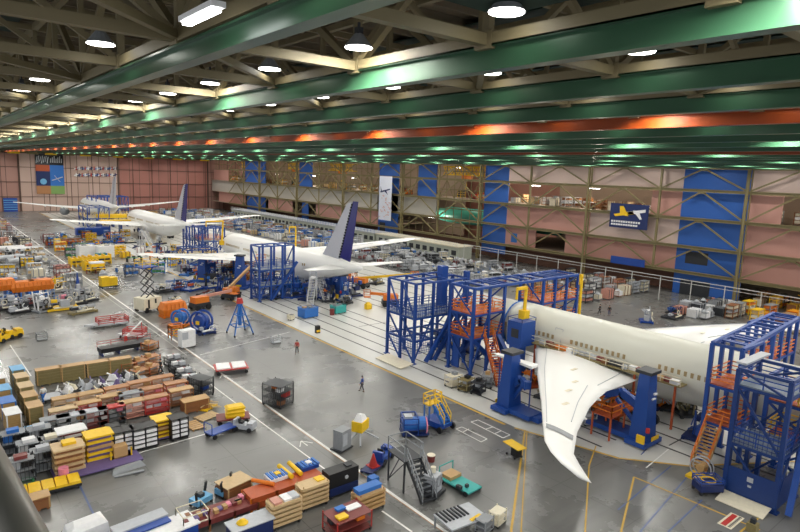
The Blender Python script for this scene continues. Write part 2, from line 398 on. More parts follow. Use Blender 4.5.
# handrail walkway in front of wall
g = G()
g.bar((112, 20, 4.7), (112, 110, 4.7), .12); g.bar((112, 20, 4.1), (112, 110, 4.1), .08)
for y in range(20, 111, 6): g.bar((112, y, 0), (112, y, 4.7), .12)
o = g.build('pipe_rack', ROWL); tag(o, 'long white pipe rail on thin posts running before the blue wall panel', 'pipe rack')
for k, (ya, yb, c, lb) in enumerate([(113, 150, 'grey', 'long low office block with pale green roof below the teal opening'), (151, 200, 'silver', 'long low office block with blue edge beside the blue tall banner'), (201, 262, 'grey', 'long low office block with pale roof farthest down the truss wall')]):
    r = T('office_block', lb, 'office', (115.5, (ya+yb)/2, 0)); L = (yb-ya)/2
    G().box(-2.6, -L, 0, 2.6, L, 3.3).build('body', mat('office_wall', 'b7bcae', .6), r)
    G().box(-2.9, -L-.2, 3.3, 2.9, L+.2, 3.6).build('roof', ['cream', 'silver', 'silver'][k], r)
    gg = G()
    for i in range(int(L*2/3)): gg.box(-2.68, -L+.8+i*3, 1.1, -2.6, -L+2.6+i*3, 2.4)
    gg.build('window', 'dark', r)
    gg = G().rails([(-2.8, -L), (-2.8, L)], 3.6, 1, .06, 2, False); gg.build('guard_rail', 'midblue' if k == 1 else 'white', r)

# banners on the truss wall
a = atX(611, 205, WX-1); b = atX(647, 229, WX-1)
r = T('aircraft_banner', 'blue banner with yellow and white airplane on the pink truss wall', 'banner', (WX-1, (a[1]+b[1])/2, b[2]-.3))
w = abs(a[1]-b[1])/2; h = 5.3
G().box(-.05, -w, 0, .05, w, h).build('sheet', 'navy', r)
g = G(); g.poly([(-.12, w*.8, h*.55), (-.12, -w*.2, h*.72), (-.12, -w*.3, h*.6), (-.12, w*.7, h*.46)], (.06, 0, 0)); g.poly([(-.13, w*.5, h*.9), (-.13, w*.3, h*.9), (-.13, 0, h*.5), (-.13, w*.45, h*.55)], (.06, 0, 0)); g.build('plane_picture', 'yellow', r)
g = G(); g.poly([(-.12, w*.1, h*.68), (-.12, -w*.85, h*.82), (-.12, -w*.85, h*.7), (-.12, 0, h*.56)], (.06, 0, 0)); g.poly([(-.13, -w*.2, h*.75), (-.13, -w*.6, h*.4), (-.13, -w*.7, h*.42), (-.13, -w*.5, h*.75)], (.06, 0, 0)); g.build('plane_picture', 'white', r)
g = G()
for k in range(12): g.box(-.1, w*(.9-.13*k), h*.22, -.05, w*(.9-.13*k)-w*.09, h*.3); 
for k in range(11): g.box(-.1, w*(.9-.13*k), h*.1, -.05, w*(.9-.13*k)-w*.1, h*.17)
g.build('lettering', 'white', r)
a = atX(380, 176, WX-1.6)
r = T('tall_banner', 'tall white banner with plane silhouette and red signatures on truss wall', 'banner', (WX-1.6, a[1]-3.2, 7.2))
G().box(-.05, -3.3, 0, .05, 3.3, 14.3).build('sheet', mat('banner_white', 'd4d8e4', .6), r)
g = G(); g.poly([(-.12, 2.6, 9.4), (-.12, -2.4, 10.4), (-.12, -2.4, 10.0), (-.12, 2.5, 8.9)], (.05, 0, 0)); g.poly([(-.12, .8, 9.6), (-.12, -1.4, 8.4), (-.12, -.4, 9.8)], (.05, 0, 0)); g.poly([(-.12, 2.2, 9.2), (-.12, 2.6, 11), (-.12, 1.8, 9.4)], (.05, 0, 0)); g.build('plane_silhouette', 'navy', r)
g = G()
for k in range(26): y = R.uniform(-2.9, 2.4); z = R.uniform(.8, 8.2); g.bar((-.1, y, z), (-.1, y+R.uniform(.3, .9), z+R.uniform(-.4, .5)), .16)
g.build('signature_marks', 'salmon', r)
# airport sign small blue
r = tag(G().box(-.1, -4, 0, .1, 4, 1.6).build('blue_sign', 'blue'), 'small blue rectangular sign on the white wall band below the pink panels', 'sign', None, None, atX(627, 265, WX-1))

# neighbouring bay seen through the teal opening
r = T('green_fuselage', 'teal green unfinished airplane body seen through the wall opening', 'airplane', (142, 122, 6.6))
g = G(); rings = []
for y, rr in ((34, .2), (32, 1.4), (29, 2.2), (24, 2.7), (-20, 2.7)): rings.append([(rr*cos(2*pi*i/20), y, rr*sin(2*pi*i/20)+2.6) for i in range(20)])
g.loft(rings); g.build('fuselage', mat('teal_primer', '4fb5a0', .4), r, True)
G().poly([(-2, 12, 1.2), (-2, 2, 1.2), (-14, -4, 2.2), (-14, -1, 2.2)], (0, 0, .4)).build('wing', mat('teal_light', '9fd8cc', .4), r)

# strip lamps added in the neighbouring bays to brighten the wall openings
LD2 = bpy.data.lights.new('deck_fill_light', 'POINT'); LD2.energy = 2200; LD2.shadow_soft_size = .8; LD2.color = (1, .9, .74)
for k, (x, y, z) in enumerate([(131, 8, 20.6), (131, 30, 20.6), (130, 66, 20.6), (130, 84, 20.6), (130, 102, 20.6), (131, 91, 14), (138, 118, 25), (138, 140, 25), (135, 170, 20), (135, 195, 20), (135, 225, 20), (135, 260, 20), (135, 290, 20), (129, 30, 4.2), (129, 10, 4.2), (136, 150, 8)]):
    r = T('strip_lamp', 'added white strip lamp brightening the goods in the neighbouring bay', 'lamp', (x, y, z), 0, 'added strip lamps in the neighbouring bay')
    G().box(-.12, -1.5, 0, .12, 1.5, .08).build('tube', MC['tube_glow'], r); G().box(-.2, -1.6, .08, .2, 1.6, .2).build('housing', 'white', r)
    l = bpy.data.objects.new('deck_fill_light', LD2); COL.objects.link(l); l.parent = r; l.location = (0, 0, -.6)
for k, (y, L) in enumerate([(124, 18), (190, 16), (226, 9), (275, 7)]):
    r = T('yellow_crane', 'yellow overhead crane truss high in the truss wall opening, '+['nearest', 'second nearest', 'third nearest', 'farthest'][k], 'crane', (126, y, 22.6))
    g = G(); [g.box(dx-.2, -L/2, z, dx+.2, L/2, z+.35) for dx in (-1, 1) for z in (0, 2.4)]; [g.bar((-1, -L/2+i*1.5, .2), (-1, -L/2+i*1.5+1.5, 2.6), .22) for i in range(int(L/1.5))]; [g.bar((-1, -L/2+i*1.5+1.5, .2), (-1, -L/2+i*1.5, 2.6), .16) for i in range(int(L/1.5))]; g.build('girder', 'yellow', r)
    G().box(-1.3, -1, -1, 1.3, 1, .1).build('trolley', 'orange', r); G().tube((0, 0, -3.4), (0, 0, -1), .06).box(-.3, -.3, -3.9, .3, .3, -3.4).build('hook', 'yellow', r)

# secondary steel behind the openings of the far wall
for k in range(6):
    ya = 113.5+34*k; g = G(); x = 124.15
    for y in [ya+3.4*j for j in range(10)]: g.bar((x, y, 4.8), (x, y, 26), .16)
    for z in (7.4, 12.8, 18.4, 21.2, 23.8): g.box(x-.1, ya, z-.12, x+.1, ya+31, z+.12)
    for j in range(0, 9, 2): g.bar((x, ya+3.4*j, 15.7), (x, ya+3.4*j+3.4, 21.2), .18); g.bar((x, ya+3.4*j+6.8, 15.7), (x, ya+3.4*j+3.4, 21.2), .18)
    st('wall_right_inner_steel', g, TS)

# ------------------------------------------------------------------ airliners
WIN = mat('window_shade', 'a9946a', .4); NAVYT = mat('tail_navy', '23236e', .3, 0, .05); TGREY = mat('tail_grey', 'b9bbc4', .35, 0, .05)
def interp(t, x):
    for (a, va), (b, vb) in zip(t, t[1:]):
        if a <= x <= b or b <= x <= a: return va+(vb-va)*(x-a)/(b-a)
    return t[0][1] if abs(x-t[0][0]) < abs(x-t[-1][0]) else t[-1][1]
LEt = [(2, 25.1), (2.5, 24.8), (11, 18), (20.2, 10.4), (27.1, 4.9), (29.0, 2.8), (30, .5)]
TEt = [(2, 11.6), (2.5, 11.5), (11.6, 10.2), (17.2, 8), (23.3, 5), (27.4, 2.5), (29.2, .5), (30, -.4)]
def wing_part(side, tipz, parent, inner=2.0, wide=0., bump=0.):
    """side +1 = towards +X"""
    rings = []
    AA = [inner, 4, 6, 8.5, 11, 14, 17.2, 20.2, 23.3, 25.5, 27.2, 28.4, 29.3, 30]
    for a in AA:
        le, te = interp(LEt, a)+.4*wide*min(1, a/15), interp(TEt, a)-wide*min(1, max(0, a-8)/8)*(1 if a < 28 else .35); t = (a-2)/28; z = 3.7+(tipz-3.7)*(.75*t+.25*t*t)+bump*sin(pi*min(1, max(0, t))); c = le-te; th = max(.26, .12*c*(1-.35*t))
        prof = [(0, 0), (.04, .35), (.15, .75), (.35, 1), (.6, .8), (.85, .3), (1, .03), (1, -.03), (.7, -.25), (.35, -.55), (.12, -.45), (.03, -.25)]
        rings.append([(side*a, le-c*u, z+th*v*.5) for u, v in prof])
    if side < 0: rings = [r[::-1] for r in rings]
    o = G().loft(rings).build('wing', AIRW, parent, True)
    def wz(a, y, up=.02):
        le, te = interp(LEt, a)+.4*wide*min(1, a/15), interp(TEt, a)-wide*min(1, max(0, a-8)/8)*(1 if a < 28 else .35); t = (a-2)/28; z = 3.7+(tipz-3.7)*(.75*t+.25*t*t)+bump*sin(pi*min(1, max(0, t))); c = le-te; th = max(.26, .12*c*(1-.35*t)); u = (le-y)/c
        v = interp([(0, 0), (.04, .35), (.15, .75), (.35, 1), (.6, .8), (.85, .3), (1, .03)], u); return (side*a, y, z+th*v*.5+up)
    return o, wz
def airliner(label, Y, tipz=7.3, full=True, engine=True, fin=True, bodymat=AIRW, skip=()):
    r = T('airplane', label, 'airplane', (57, Y, 0)); zc = 4.9
    prof = [(37.4, .06, -.75), (36.9, .62, -.65), (36, 1.15, -.5), (34.6, 1.75, -.3), (33, 2.25, -.12), (31, 2.62, 0), (28.5, 2.85, 0), (25, 2.9, 0), (10, 2.9, 0), (0, 2.9, 0), (-3, 2.82, .08), (-7, 2.45, .42), (-11, 1.9, .9), (-15, 1.25, 1.35), (-18.5, .65, 1.75), (-20.3, .25, 1.95)]
    n = 32
    def ringsof(p): return [[(rr*cos(2*pi*i/n), y, zc+dz+rr*1.02*sin(2*pi*i/n)) for i in range(n)] for y, rr, dz in p]
    if full:
        G().loft(ringsof(prof)).build('fuselage', bodymat, r, True)
    else:
        G().loft(ringsof([q for q in prof if q[0] >= 33]+[(31.4, 2.55, 0)])).build('nose_section', bodymat, r, True)
        G().loft(ringsof([(29.4, 2.75, 0), (28.5, 2.85, 0), (-12+12, 2.9, 0), (-3, 2.82, .08), (-7, 2.45, .42), (-11, 1.9, .9), (-15, 1.25, 1.35), (-20, .4, 1.9)])).build('fuselage', bodymat, r, True)
        G().ring((0, 29.45, zc), 2.78, .12, 'y', 28).build('section_joint', 'midblue', r)
    # cockpit glazing
    g = G()
    for sx in (-1, 1):
        for k, (ang, y) in enumerate(((75, 34.6), (48, 34.3), (24, 33.8))):
            rr = interp([(33, 2.27), (34.6, 1.78)][::-1] if 0 else [(36, 1.17), (34.6, 1.78), (33, 2.28)], y); a = math.radians(ang)
            c = Vector((sx*rr*cos(a), y, zc-.2+rr*sin(a))); g.cb(c.x, c.y, c.z, .5, .6, .45)
    g.build('cockpit_window', 'black', r)
    # cabin windows along both sides with shades
    for sx in (-1, 1):
        g = G(); gaps = (22, 21.5, 6.5, 5.9)
        y = 29.0
        while y > -6:
            if not any(abs(y-q) < .9 for q in (21, 12.2, 11, 2, -4)):
                rr = interp([(30, 2.9), (-3, 2.84), (-7, 2.48)], y); dz = interp([(30, 0), (-3, .08), (-7, .42)], y); a = .17
                c = (sx*rr*cos(a), y, zc+dz+rr*sin(a)); g.cb(c[0], c[1], c[2], .1, .27, .46)
            y -= .62
        g.build('window', WIN, r)
        d = G()
        for y in (31.5, 21.6, 1.6, -5): 
            rr = 2.9 if y > 0 and y < 28 else 2.6; pts = []
            d.ring((sx*(rr+.0), y, zc+.1), .01, .01, 'x', 3)
            for q in ((y-.5, y-.5), (y+.5, y+.5)): d.bar((sx*rr*cos(.55), q[0], zc+rr*sin(.55)), (sx*(rr+.02), q[0], zc+.1), .04); d.bar((sx*(rr+.02), q[0], zc+.1), (sx*rr*cos(-.25), q[0], zc+rr*sin(-.25)), .04)
            d.bar((sx*rr*cos(.55), y-.5, zc+rr*sin(.55)), (sx*rr*cos(.55), y+.5, zc+rr*sin(.55)), .04)
        d.build('cabin_door', 'silver', r)
    # wing body fairing
    pr = [(27, .4, -1.7), (24, 1.6, -1.4), (18, 2.35, -1.35), (11, 2.4, -1.35), (5, 1.7, -1.25), (0, .5, -1.3)]
    G().loft([[(rr*1.35*cos(2*pi*i/20), y, zc+dz+rr*.85*sin(2*pi*i/20)) for i in range(20)] for y, rr, dz in pr]).build('belly_fairing', bodymat, r, True)
    for s in (-1, 1):
        w, wz = wing_part(s, tipz, r, 2.0, 0 if not full else 1.6, .9 if (not full and s > 0) else 0)
        g = G(); A = [26.6, 25.6, 24.6, 23.8, 23.0]
        vs = []; 
        for a in A: vs.append(wz(a, interp(TEt, a)+1.9+(.35 if a > 25 else 0), .05)); vs.append(wz(a, interp(TEt, a)+.9, .05))
        if full is False: g = G(); g.add([wz(24.2, 7.6, .05), wz(23.3, 6.9, .05), wz(25.9, 3.9, .05), wz(26.6, 4.6, .05)], [(0, 1, 2, 3)]); g.add([wz(22.3, 9.3, .05), wz(21.6, 8.3, .05), wz(24.1, 5.6+.3, .05), wz(24.6, 6.6, .05)], [(0, 1, 2, 3)])
        # dark spoiler bay strip near the tip
        g = G(); us = [.1+.82*k/7 for k in range(8)]
        for u, u2 in zip(us, us[1:]): g.add([wz(a, interp(LEt, a)*(1-q)+interp(TEt, a)*q, .05) for a, q in ((25.2, u), (25.2, u2), (24.4, u2), (24.4, u))], [(0, 1, 2, 3)])
        g.build('inspection_panel', 'grey', w)
        g = G()
        for (a, q) in ((15.5, .55), (12.5, .6), (9, .5), (19, .55)):
            y = interp(LEt, a)*(1-q)+interp(TEt, a)*q; c = wz(a, y, .03); g.cb(c[0], c[1], c[2], .9, .3, .03)
        g.build('access_tape', 'cream', w)
        g = G()
        for a0, a1, f in ((3.5, 10.5, .86), (11.8, 22, .78), (3.5, 24, .13)):
            pts = [wz(a0+(a1-a0)*k/8, interp(LEt, a0+(a1-a0)*k/8)*(1-f)+interp(TEt, a0+(a1-a0)*k/8)*f, .03) for k in range(9)]
            for p, q in zip(pts, pts[1:]): g.bar(p, q, .05)
        g.build('panel_seam', 'silver', w)
        g = G()
        for a in (7, 13, 19):
            te = interp(TEt, a); z = 3.7+(tipz-3.7)*(.75*(a-2)/28+.25*((a-2)/28)**2)
            g.loft([[(s*a+rr*cos(2*pi*i/8), y, z-.35+rr*.8*sin(2*pi*i/8)) for i in range(8)] for y, rr in ((te+3, .05), (te+1.5, .3), (te+.5, .28), (te-.1, .05))])
        g.build('flap_fairing', AIRW, w, True)
        # tail planes
        rg = []
        for a, le, te, z in ((1.0, -11.6, -16.8, 6.35), (4, -13.6, -17.6, 6.6), (7, -15.7, -18.4, 6.85), (9.8, -17.7, -19.3, 7.1)):
            c = le-te; th = .09*c; pf = [(0, 0), (.1, .6), (.4, 1), (.8, .4), (1, 0), (.8, -.3), (.4, -.7), (.1, -.5)]; rr = [(s*a, le-c*u, z+th*v*.5) for u, v in pf]; rg.append(rr if s > 0 else rr[::-1])
        G().loft(rg).build('tailplane', AIRW, r, True)
        if engine:
            ex = s*9.8; ey = 24.5; ez = 2.35
            e = G().loft([[(ex+rr*cos(2*pi*i/24), y, ez+rr*sin(2*pi*i/24)) for i in range(24)] for y, rr in ((ey-4.4, 1.1), (ey-2, 1.55), (ey+.3, 1.72), (ey+1.2, 1.6), (ey+1.35, 1.45), (ey+.6, 1.35), (ey+.2, 1.3))]).build('engine_nacelle', AIRW if s > 0 else 'grey', r, True)
            G().tube((ex, ey+.1, ez), (ex, ey+.25, ez), 1.34, 20).build('fan', 'black', e)
            G().poly([(ex-.2, ey-.3, ez+1.5), (ex-.2, ey-4.5, ez+1.0), (ex-.2, ey-6, 4.0), (ex-.2, ey-3, 4.3)], (.4, 0, 0)).build('pylon', AIRW, e)
    if fin:
        def blade(name, pts, th, m, p):
            # pts (y,z,halfthickness)
            G().loft([[(-t, y, z) for y, z, t in pts], [(t, y, z) for y, z, t in pts]]).build(name, m, p)
        f0 = [(-8.0, 7.6, .25), (-8.9, 8.6, .25), (-15.0, 16.8, .1), (-15.7, 17.4, .1), (-17.0, 17.8, .1), (-13.6, 8.0, .28), (-13, 7.0, .3)]
        blade('fin', f0, .2, TGREY, r)
        f1 = [(-13.9, 7.9, .26), (-17.3, 17.9, .1), (-18.7, 17.9, .05), (-16.6, 7.5, .12)]
        blade('rudder', f1, .2, NAVYT, r)
        g = G()
        for k in range(20): t = k/20; g.cb(0, -13.75-3.45*t, 8+9.8*t, .66-.3*t, .4, .3)
        g.build('hinge_line', 'dark', r)
    # landing gear
    g = G()
    for x, y in ((0, 31.5), (-4.4, 10), (4.4, 10)):
        g.tube((x, y, .5), (x, y, 3.2), .13, 8)
        for dx in (-.5, .5):
            for dy in ((-.7, .7) if y < 20 else (0,)): g.mi(1).tube((x+dx-.18, y+dy, .55), (x+dx+.18, y+dy, .55), .53, 14); g.mi(0)
    g.build('landing_gear', ['silver', 'black'], r)
    return r
airliner('white unfinished airliner nearest the viewer, its body split in blue scaffolds', 16.5, 6.9, full=False, engine=False, fin=False, bodymat=AIRC)
airliner('white airliner with grey and navy tail fin in the middle of the line', 99.7, 8.4, engine=False)
airliner('white airliner with navy tail fin farther up the line, behind yellow platforms', 179.5, 7.4, engine=False)
r = T('root_walkway', 'olive railed walkway with tools along the open wing root of the nearest airliner', 'walkway', (53.6, 32, 4.45))
G().box(-.9, -8.5, 0, .5, 8.5, .12).build('deck', 'olive', r); G().rails([(-.9, -8.5), (-.9, 8.5)], .12, .8, .06, 2, False).build('guard_rail', 'cream', r); g = G(); [g.cb(-.7, y, -2.1, .18, .18, 4.2) for y in (-8, -4, 8)]; g.build('leg', 'rust', r)
for k in range(22): q = random.Random(k); tag(G().cb(0, 0, .2, q.uniform(.25, .6), q.uniform(.4, .9), .4).build('tool_case', q.choice(['tan', 'dark', 'orange', 'white', 'brown', 'silver', 'maroon'])), 'small tool case lying on the railed walkway at the wing root', 'case', 'tool cases on the wing root walkway', None, (53.4+q.uniform(-.3, .3), 24.2+.72*k, 4.575))
p4 = airliner('farthest white airliner with fitted engines standing before the pink door', 253, 7.6, engine=True, fin=True)
for c in p4.children:
    if c.name.split('.')[0] in ('rudder',): c.data.materials.clear(); c.data.materials.append(TGREY)
# masking tape on nearest fuselage: short pale strips
# ------------------------------------------------------------------ people
def person(px, py, rz, label, shirt, pants, hair='dark', walk=.25, arm=.2, hat=None):
    r = T('person', label, 'person', at(px, py), rz)
    V = [(0, 0, .95), (0, 0, 1.15), (0, .0, 1.4), (0, .01, 1.52), (0, .02, 1.62), (0, .02, 1.7)]; E = [(0, 1), (1, 2), (2, 3), (3, 4), (4, 5)]; RD = [.14, .13, .15, .055, .085, .08]
    def chain(root, pts, rads):
        p = root
        for q, rr in zip(pts, rads): V.append(q); RD.append(rr); E.append((p, len(V)-1)); p = len(V)-1
        return p
    for s in (-1, 1):
        w = walk*s
        chain(0, [(s*.1, 0, .9), (s*.11, w*.5+.03, .5), (s*.11, w, .1), (s*.12, w+.13, .05)], [.09, .06, .045, .04])
        h = chain(2, [(s*.2, 0, 1.4), (s*.27, -.02-w*arm, 1.13), (s*.26, .12-w*arm*2, .9), (s*.26, .14-w*arm*2, .83)], [.06, .045, .033, .035])
        hx, hy, hz = V[h]
        for k in range(4): chain(h, [(hx, hy-.03+.022*k, hz-.05), (hx-s*.01, hy-.025+.022*k, hz-.1+.01*abs(k-1.5))], [.01, .008])
        chain(h, [(hx-s*.01, hy+.05, hz-.02), (hx-s*.02, hy+.065, hz-.05)], [.011, .009])
    def skin(name, V, E, RD, m, par):
        me = bpy.data.meshes.new(name); me.from_pydata(V, E, []); me.materials.append(m if not isinstance(m, str) else C(m)); o = bpy.data.objects.new(name, me); COL.objects.link(o); o.parent = par
        md = o.modifiers.new('skin', 'SKIN'); md.use_smooth_shade = True; 
        if not me.skin_vertices: me.attributes.new('skin_vertex', 'FLOAT', 'POINT') if 0 else None
        return o, me
    import bmesh
    def skinned(name, V, E, RD, m, par):
        me = bpy.data.meshes.new(name); bm = bmesh.new(); lay = bm.verts.layers.skin.verify(); vs = []
        for v, rr in zip(V, RD): b = bm.verts.new(v); b[lay].radius = (rr, rr); vs.append(b)
        vs[0][lay].use_root = True
        for a, b in E: bm.edges.new((vs[a], vs[b]))
        bm.to_mesh(me); bm.free(); me.materials.append(m if not isinstance(m, str) else C(m)); o = bpy.data.objects.new(name, me); COL.objects.link(o); o.parent = par
        md = o.modifiers.new('skin', 'SKIN'); md.use_smooth_shade = True; o.modifiers.new('sub', 'SUBSURF').render_levels = 1; return o
    skinned('body', V, E, RD, SKIN, r)
    sv = [(0, 0, .96), (0, 0, 1.16), (0, 0, 1.4), (0, .01, 1.46)]; se = [(0, 1), (1, 2), (2, 3)]; sr = [.165, .16, .175, .08]
    for s in (-1, 1):
        w = walk*s; k = len(sv); sv += [(s*.2, 0, 1.4), (s*.27, -.02-w*arm, 1.13), (s*.262, .11-w*arm*2, .93)]; sr += [.08, .065, .052]; se += [(2, k), (k, k+1), (k+1, k+2)]
    skinned('shirt', sv, se, sr, shirt, r)
    pv = [(0, 0, .97)]; pe = []; prr = [.16]
    for s in (-1, 1):
        w = walk*s; k = len(pv); pv += [(s*.1, 0, .88), (s*.11, w*.5+.03, .5), (s*.11, w, .13)]; prr += [.105, .078, .066]; pe += [(0, k), (k, k+1), (k+1, k+2)]
    skinned('trousers', pv, pe, prr, pants, r)
    G().loft([[(rr*cos(2*pi*i/12), .0+rr*1.05*sin(2*pi*i/12), z) for i in range(12)] for z, rr in ((1.64, .098), (1.7, .105), (1.76, .09), (1.8, .04))]).build('hard_hat' if hat else 'hair', hat or hair, r, True)
    g = G(); [g.cb(sx*.035, .105, 1.66, .02, .012, .012) for sx in (-1, 1)]; g.cb(0, .115, 1.625, .02, .03, .03); g.cb(0, .1, 1.585, .05, .012, .01); g.build('face', 'dark', r)
    for s in (-1, 1): G().loft([[(s*.11+rr*cos(2*pi*i/8), walk*s+.06+rr*2*sin(2*pi*i/8), z) for i in range(8)] for z, rr in ((0, .055), (.06, .055), (.1, .035))]).build('shoe', 'black', r)
    return r
person(362, 391.5, .7, 'person in blue shirt and dark trousers walking alone on the open floor', 'blue', 'dark')
person(297, 353.5, 2.4, 'person in dark red jacket standing on the floor below the blue trestle', 'red', 'dark')
person(43.5, 403, .4, 'person in white shirt and jeans standing beside the lumber crates', 'white', 'midblue')
person(161, 374, 1.5, 'person in black standing at the red frames behind the crates', 'black', 'dark')
person(599.5, 314, .3, 'person in dark clothes standing on the far aisle, left of two', 'dark', 'dark')
person(609, 315.5, 2.0, 'person in black clothes standing on the far aisle, right of two', 'black', 'navy')
person(205, 372-12, .8, 'person in grey top by the line of black and white carts', 'grey', 'dark') if 0 else None

# ------------------------------------------------------------------ scaffold towers and jacks
MESHB = mat('tower_blue', '1d4a9a', .4, .1, .12, .6); DECK = mat('deck_steel', '7d8894', .5, .2)
def xb(g, a, b, z0, z1, w=.16, both=True):
    g.bar((a[0], a[1], z0), (b[0], b[1], z1), w)
    if both: g.bar((b[0], b[1], z0), (a[0], a[1], z1), w)
def stairs(name, a, b, z0, z1, width, m, rail, parent):
    """flight from a (low) to b (high), xy"""
    a = Vector((*a, z0)); b = Vector((*b, z1)); d = b-a; n = max(3, int((z1-z0)/.22)); h = Vector((d.x, d.y, 0)).normalized(); s = Vector((-h.y, h.x, 0))*width/2
    g = G()
    for e in (-1, 1): g.bar(a+s*e, b+s*e, .08, .28)
    for k in range(n): c = a+d*((k+.5)/n); g.bar(c-s, c+s, .28, .05)
    o = g.build(name, m, parent)
    g = G()
    for e in (-1, 1):
        for hh in (.55, 1.05): g.bar(a+s*e+Vector((0, 0, hh)), b+s*e+Vector((0, 0, hh)), .06)
        for k in range(0, n+1, 3): c = a+d*(k/n)+s*e; g.bar(c, c+Vector((0, 0, 1.05)), .06)
    g.build('handrail', rail, o); return o
def tower(label, x0, x1, y0, y1, h, levels, nx, ny, meshz=None, railc='orange', deckc=None, braces=True, toprail=False, name='scaffold_tower', post=.3, c=None, floors=None):
    cx, cy = (x0+x1)/2, (y0+y1)/2; r = T(name, label, 'scaffold', (cx, cy, 0)); X = [(x0-cx)+(x1-x0)*i/nx for i in range(nx+1)]; Y = [(y0-cy)+(y1-y0)*i/ny for i in range(ny+1)]
    bm = c or MESHB
    for x in X:
        for y in Y:
            if x in (X[0], X[-1]) or y in (Y[0], Y[-1]): G().box(x-post/2, y-post/2, .05, x+post/2, y+post/2, h).build('post', bm, r)
    for z in levels+[h]:
        g = G()
        for x in X: g.bar((x, Y[0], z), (x, Y[-1], z), .22)
        for y in Y: g.bar((X[0], y, z), (X[-1], y, z), .22)
        g.build('beam', bm, r)
    for z in (floors if floors is not None else levels):
        g = G().box(X[0], Y[0], z+.1, X[-1], Y[-1], z+.2); d = g.build('platform', deckc or DECK, r)
        G().rails([(X[0], Y[0]), (X[-1], Y[0]), (X[-1], Y[-1]), (X[0], Y[-1])], z+.2, 1.1, .08, 3).build('guard_rail', railc, d)
    if braces:
        g = G(); zz = [0.2]+levels
        for z0, z1 in zip(zz, zz[1:]+[h]):
            for ya, yb in zip(Y, Y[1:]):
                g.bar((X[0], ya, z0), (X[0], yb, z1), .16); g.bar((X[-1], yb, z0), (X[-1], ya, z1), .16)
        for xa, xb_ in zip(X, X[1:]): g.bar((xa, Y[0], .2), (xb_, Y[0], zz[-1]), .16)
        g.build('brace', bm, r)
    if meshz:
        for z0, z1 in meshz:
            g = G()
            for y in (Y[0], ):
                k = int((X[-1]-X[0])/.3)
                for i in range(k): x = X[0]+(X[-1]-X[0])*i/k; g.bar((x, y, z0), (x, y, z1), .04)
                for z in [z0+.3*j for j in range(int((z1-z0)/.3)+1)]: g.bar((X[0], y, z), (X[-1], y, z), .04)
            x = X[0]; k = int((Y[-1]-Y[0])/.3)
            for i in range(k): y = Y[0]+(Y[-1]-Y[0])*i/k; g.bar((x, y, z0), (x, y, z1), .04)
            for z in [z0+.3*j for j in range(int((z1-z0)/.3)+1)]: g.bar((x, Y[0], z), (x, Y[-1], z), .04)
            g.build('mesh_panel', bm, r)
    g = G()
    for x in (X[0], X[-1]):
        for y in (Y[0], Y[-1]): g.cb(x, y, .06, .6, .6, .12)
    g.build('foot_plate', bm, r)
    return r
# tower at the nose of the nearest plane (left one)
a = at(391, 362); 
t1 = tower('tall blue nose dock tower with mesh cage and braces, left of the orange railed dock', 45.4, 54.0, 52.2, 57.4, 9.9, [2.8, 5.6], 3, 2, [(1.2, 3.6), (5.7, 7.4)], railc=MESHB, floors=[5.6])
g = G(); g.bar((-3, -3.4, .3), (3.2, -3.4, 8.2), .4); g.bar((-1.6, -3.4, .3), (4.3, -3.4, 8.2), .4); g.build('diagonal_brace', MESHB, t1)
G().box(2.2, -.2, 6, 3.2, .8, 11.2).box(4.2, -2.6, 6, 4.8, -2, 10.8).build('mast', MESHB, t1)
G().poly([(-6.9, -3.4, .1), (-6.9, 1.6, .1), (-4.9, 1.6, .35), (-4.9, -3.4, .35)], (0, 0, .06)).build('entry_ramp', 'cream', t1)
G().box(1, -3.7, 1.5, 2.6, -3.6, 2.2).build('warning_sign', 'yellow', t1)
# orange railed dock
t2 = tower('long blue dock frame with stacked orange railed platforms around the split airplane nose', 48.4, 53.6, 45.5, 49.2, 10.2, [4.2, 7], 2, 1, railc='orange', deckc='rust')
stairs('stair', (-2.6, -6.6), (-.2, -2.2), .2, 4.2, 1.1, 'rust', 'orange', t2)
g = G(); g.box(-2.3, .5, .2, -2.1, 1.6, 4.0); g.bar((-2.2, 1.7, .3), (2.2, 1.7, 4.0), .5).bar((2.2, -1.6, .3), (-2.2, -1.6, 4.0), .5); g.bar((.4, -6.4, .3), (1.6, -2, 4.0), .5, .9); g.build('blue_panel', MESHB, t2)
t3 = tower('blue gantry dock on the far side of the split airplane nose', 61, 68.4, 45.5, 49.2, 10.2, [4.2, 7], 3, 1, railc='orange', deckc='rust')
g = G(); [g.bar((-16.2, y, 10.2), (3.7, y, 10.2), .3) for y in (-1.85, 1.85)]; [g.bar((-16.2+2*k, -1.85, 10.25), (-16.2+2*k, 1.85, 10.25), .2) for k in range(10)]; g.build('roof_beam', MESHB, t3)
g = G()
for k in range(4): pass
t3c = tower('low orange railed work stand between blue nose tower and orange dock', 50.5, 53.4, 50, 51.6, 6.2, [3, 5.9], 1, 1, railc='orange', deckc='rust')
# right foreground gantries
t4 = tower('long blue gantry dock with ladder like open roof beside the airplane tail', 49.6, 53.6, 17.6, 19.9, 10.1, [3.4, 6.6], 2, 1, railc='orange', deckc='rust', braces=False)
g = G(); [g.bar((-2, y, 10.1), (15.6, y+1.5, 10.1), .3) for y in (-1.15, 1.15)]; [g.bar((-2+1.6*k, -1.15+.14*k, 10.15), (-2+1.6*k, 1.15+.14*k, 10.15), .28, .12) for k in range(12)]; g.build('roof_beam', MESHB, t4)
t4b = tower('blue end dock of the long gantry beyond the airplane tail body', 61, 67, 19.2, 21.4, 10, [3.4, 6.6], 3, 1, railc='orange', deckc='rust', braces=False)
stairs('stair', (-4.6, .1), (-1.9, .3), .3, 3.4, 1.2, 'tan', 'orange', t4); stairs('stair', (-11.4, .9), (-11.3, -1.0), 3.4, 6, 1, 'tan', 'orange', t4) if 0 else None
a = at(722, 492)
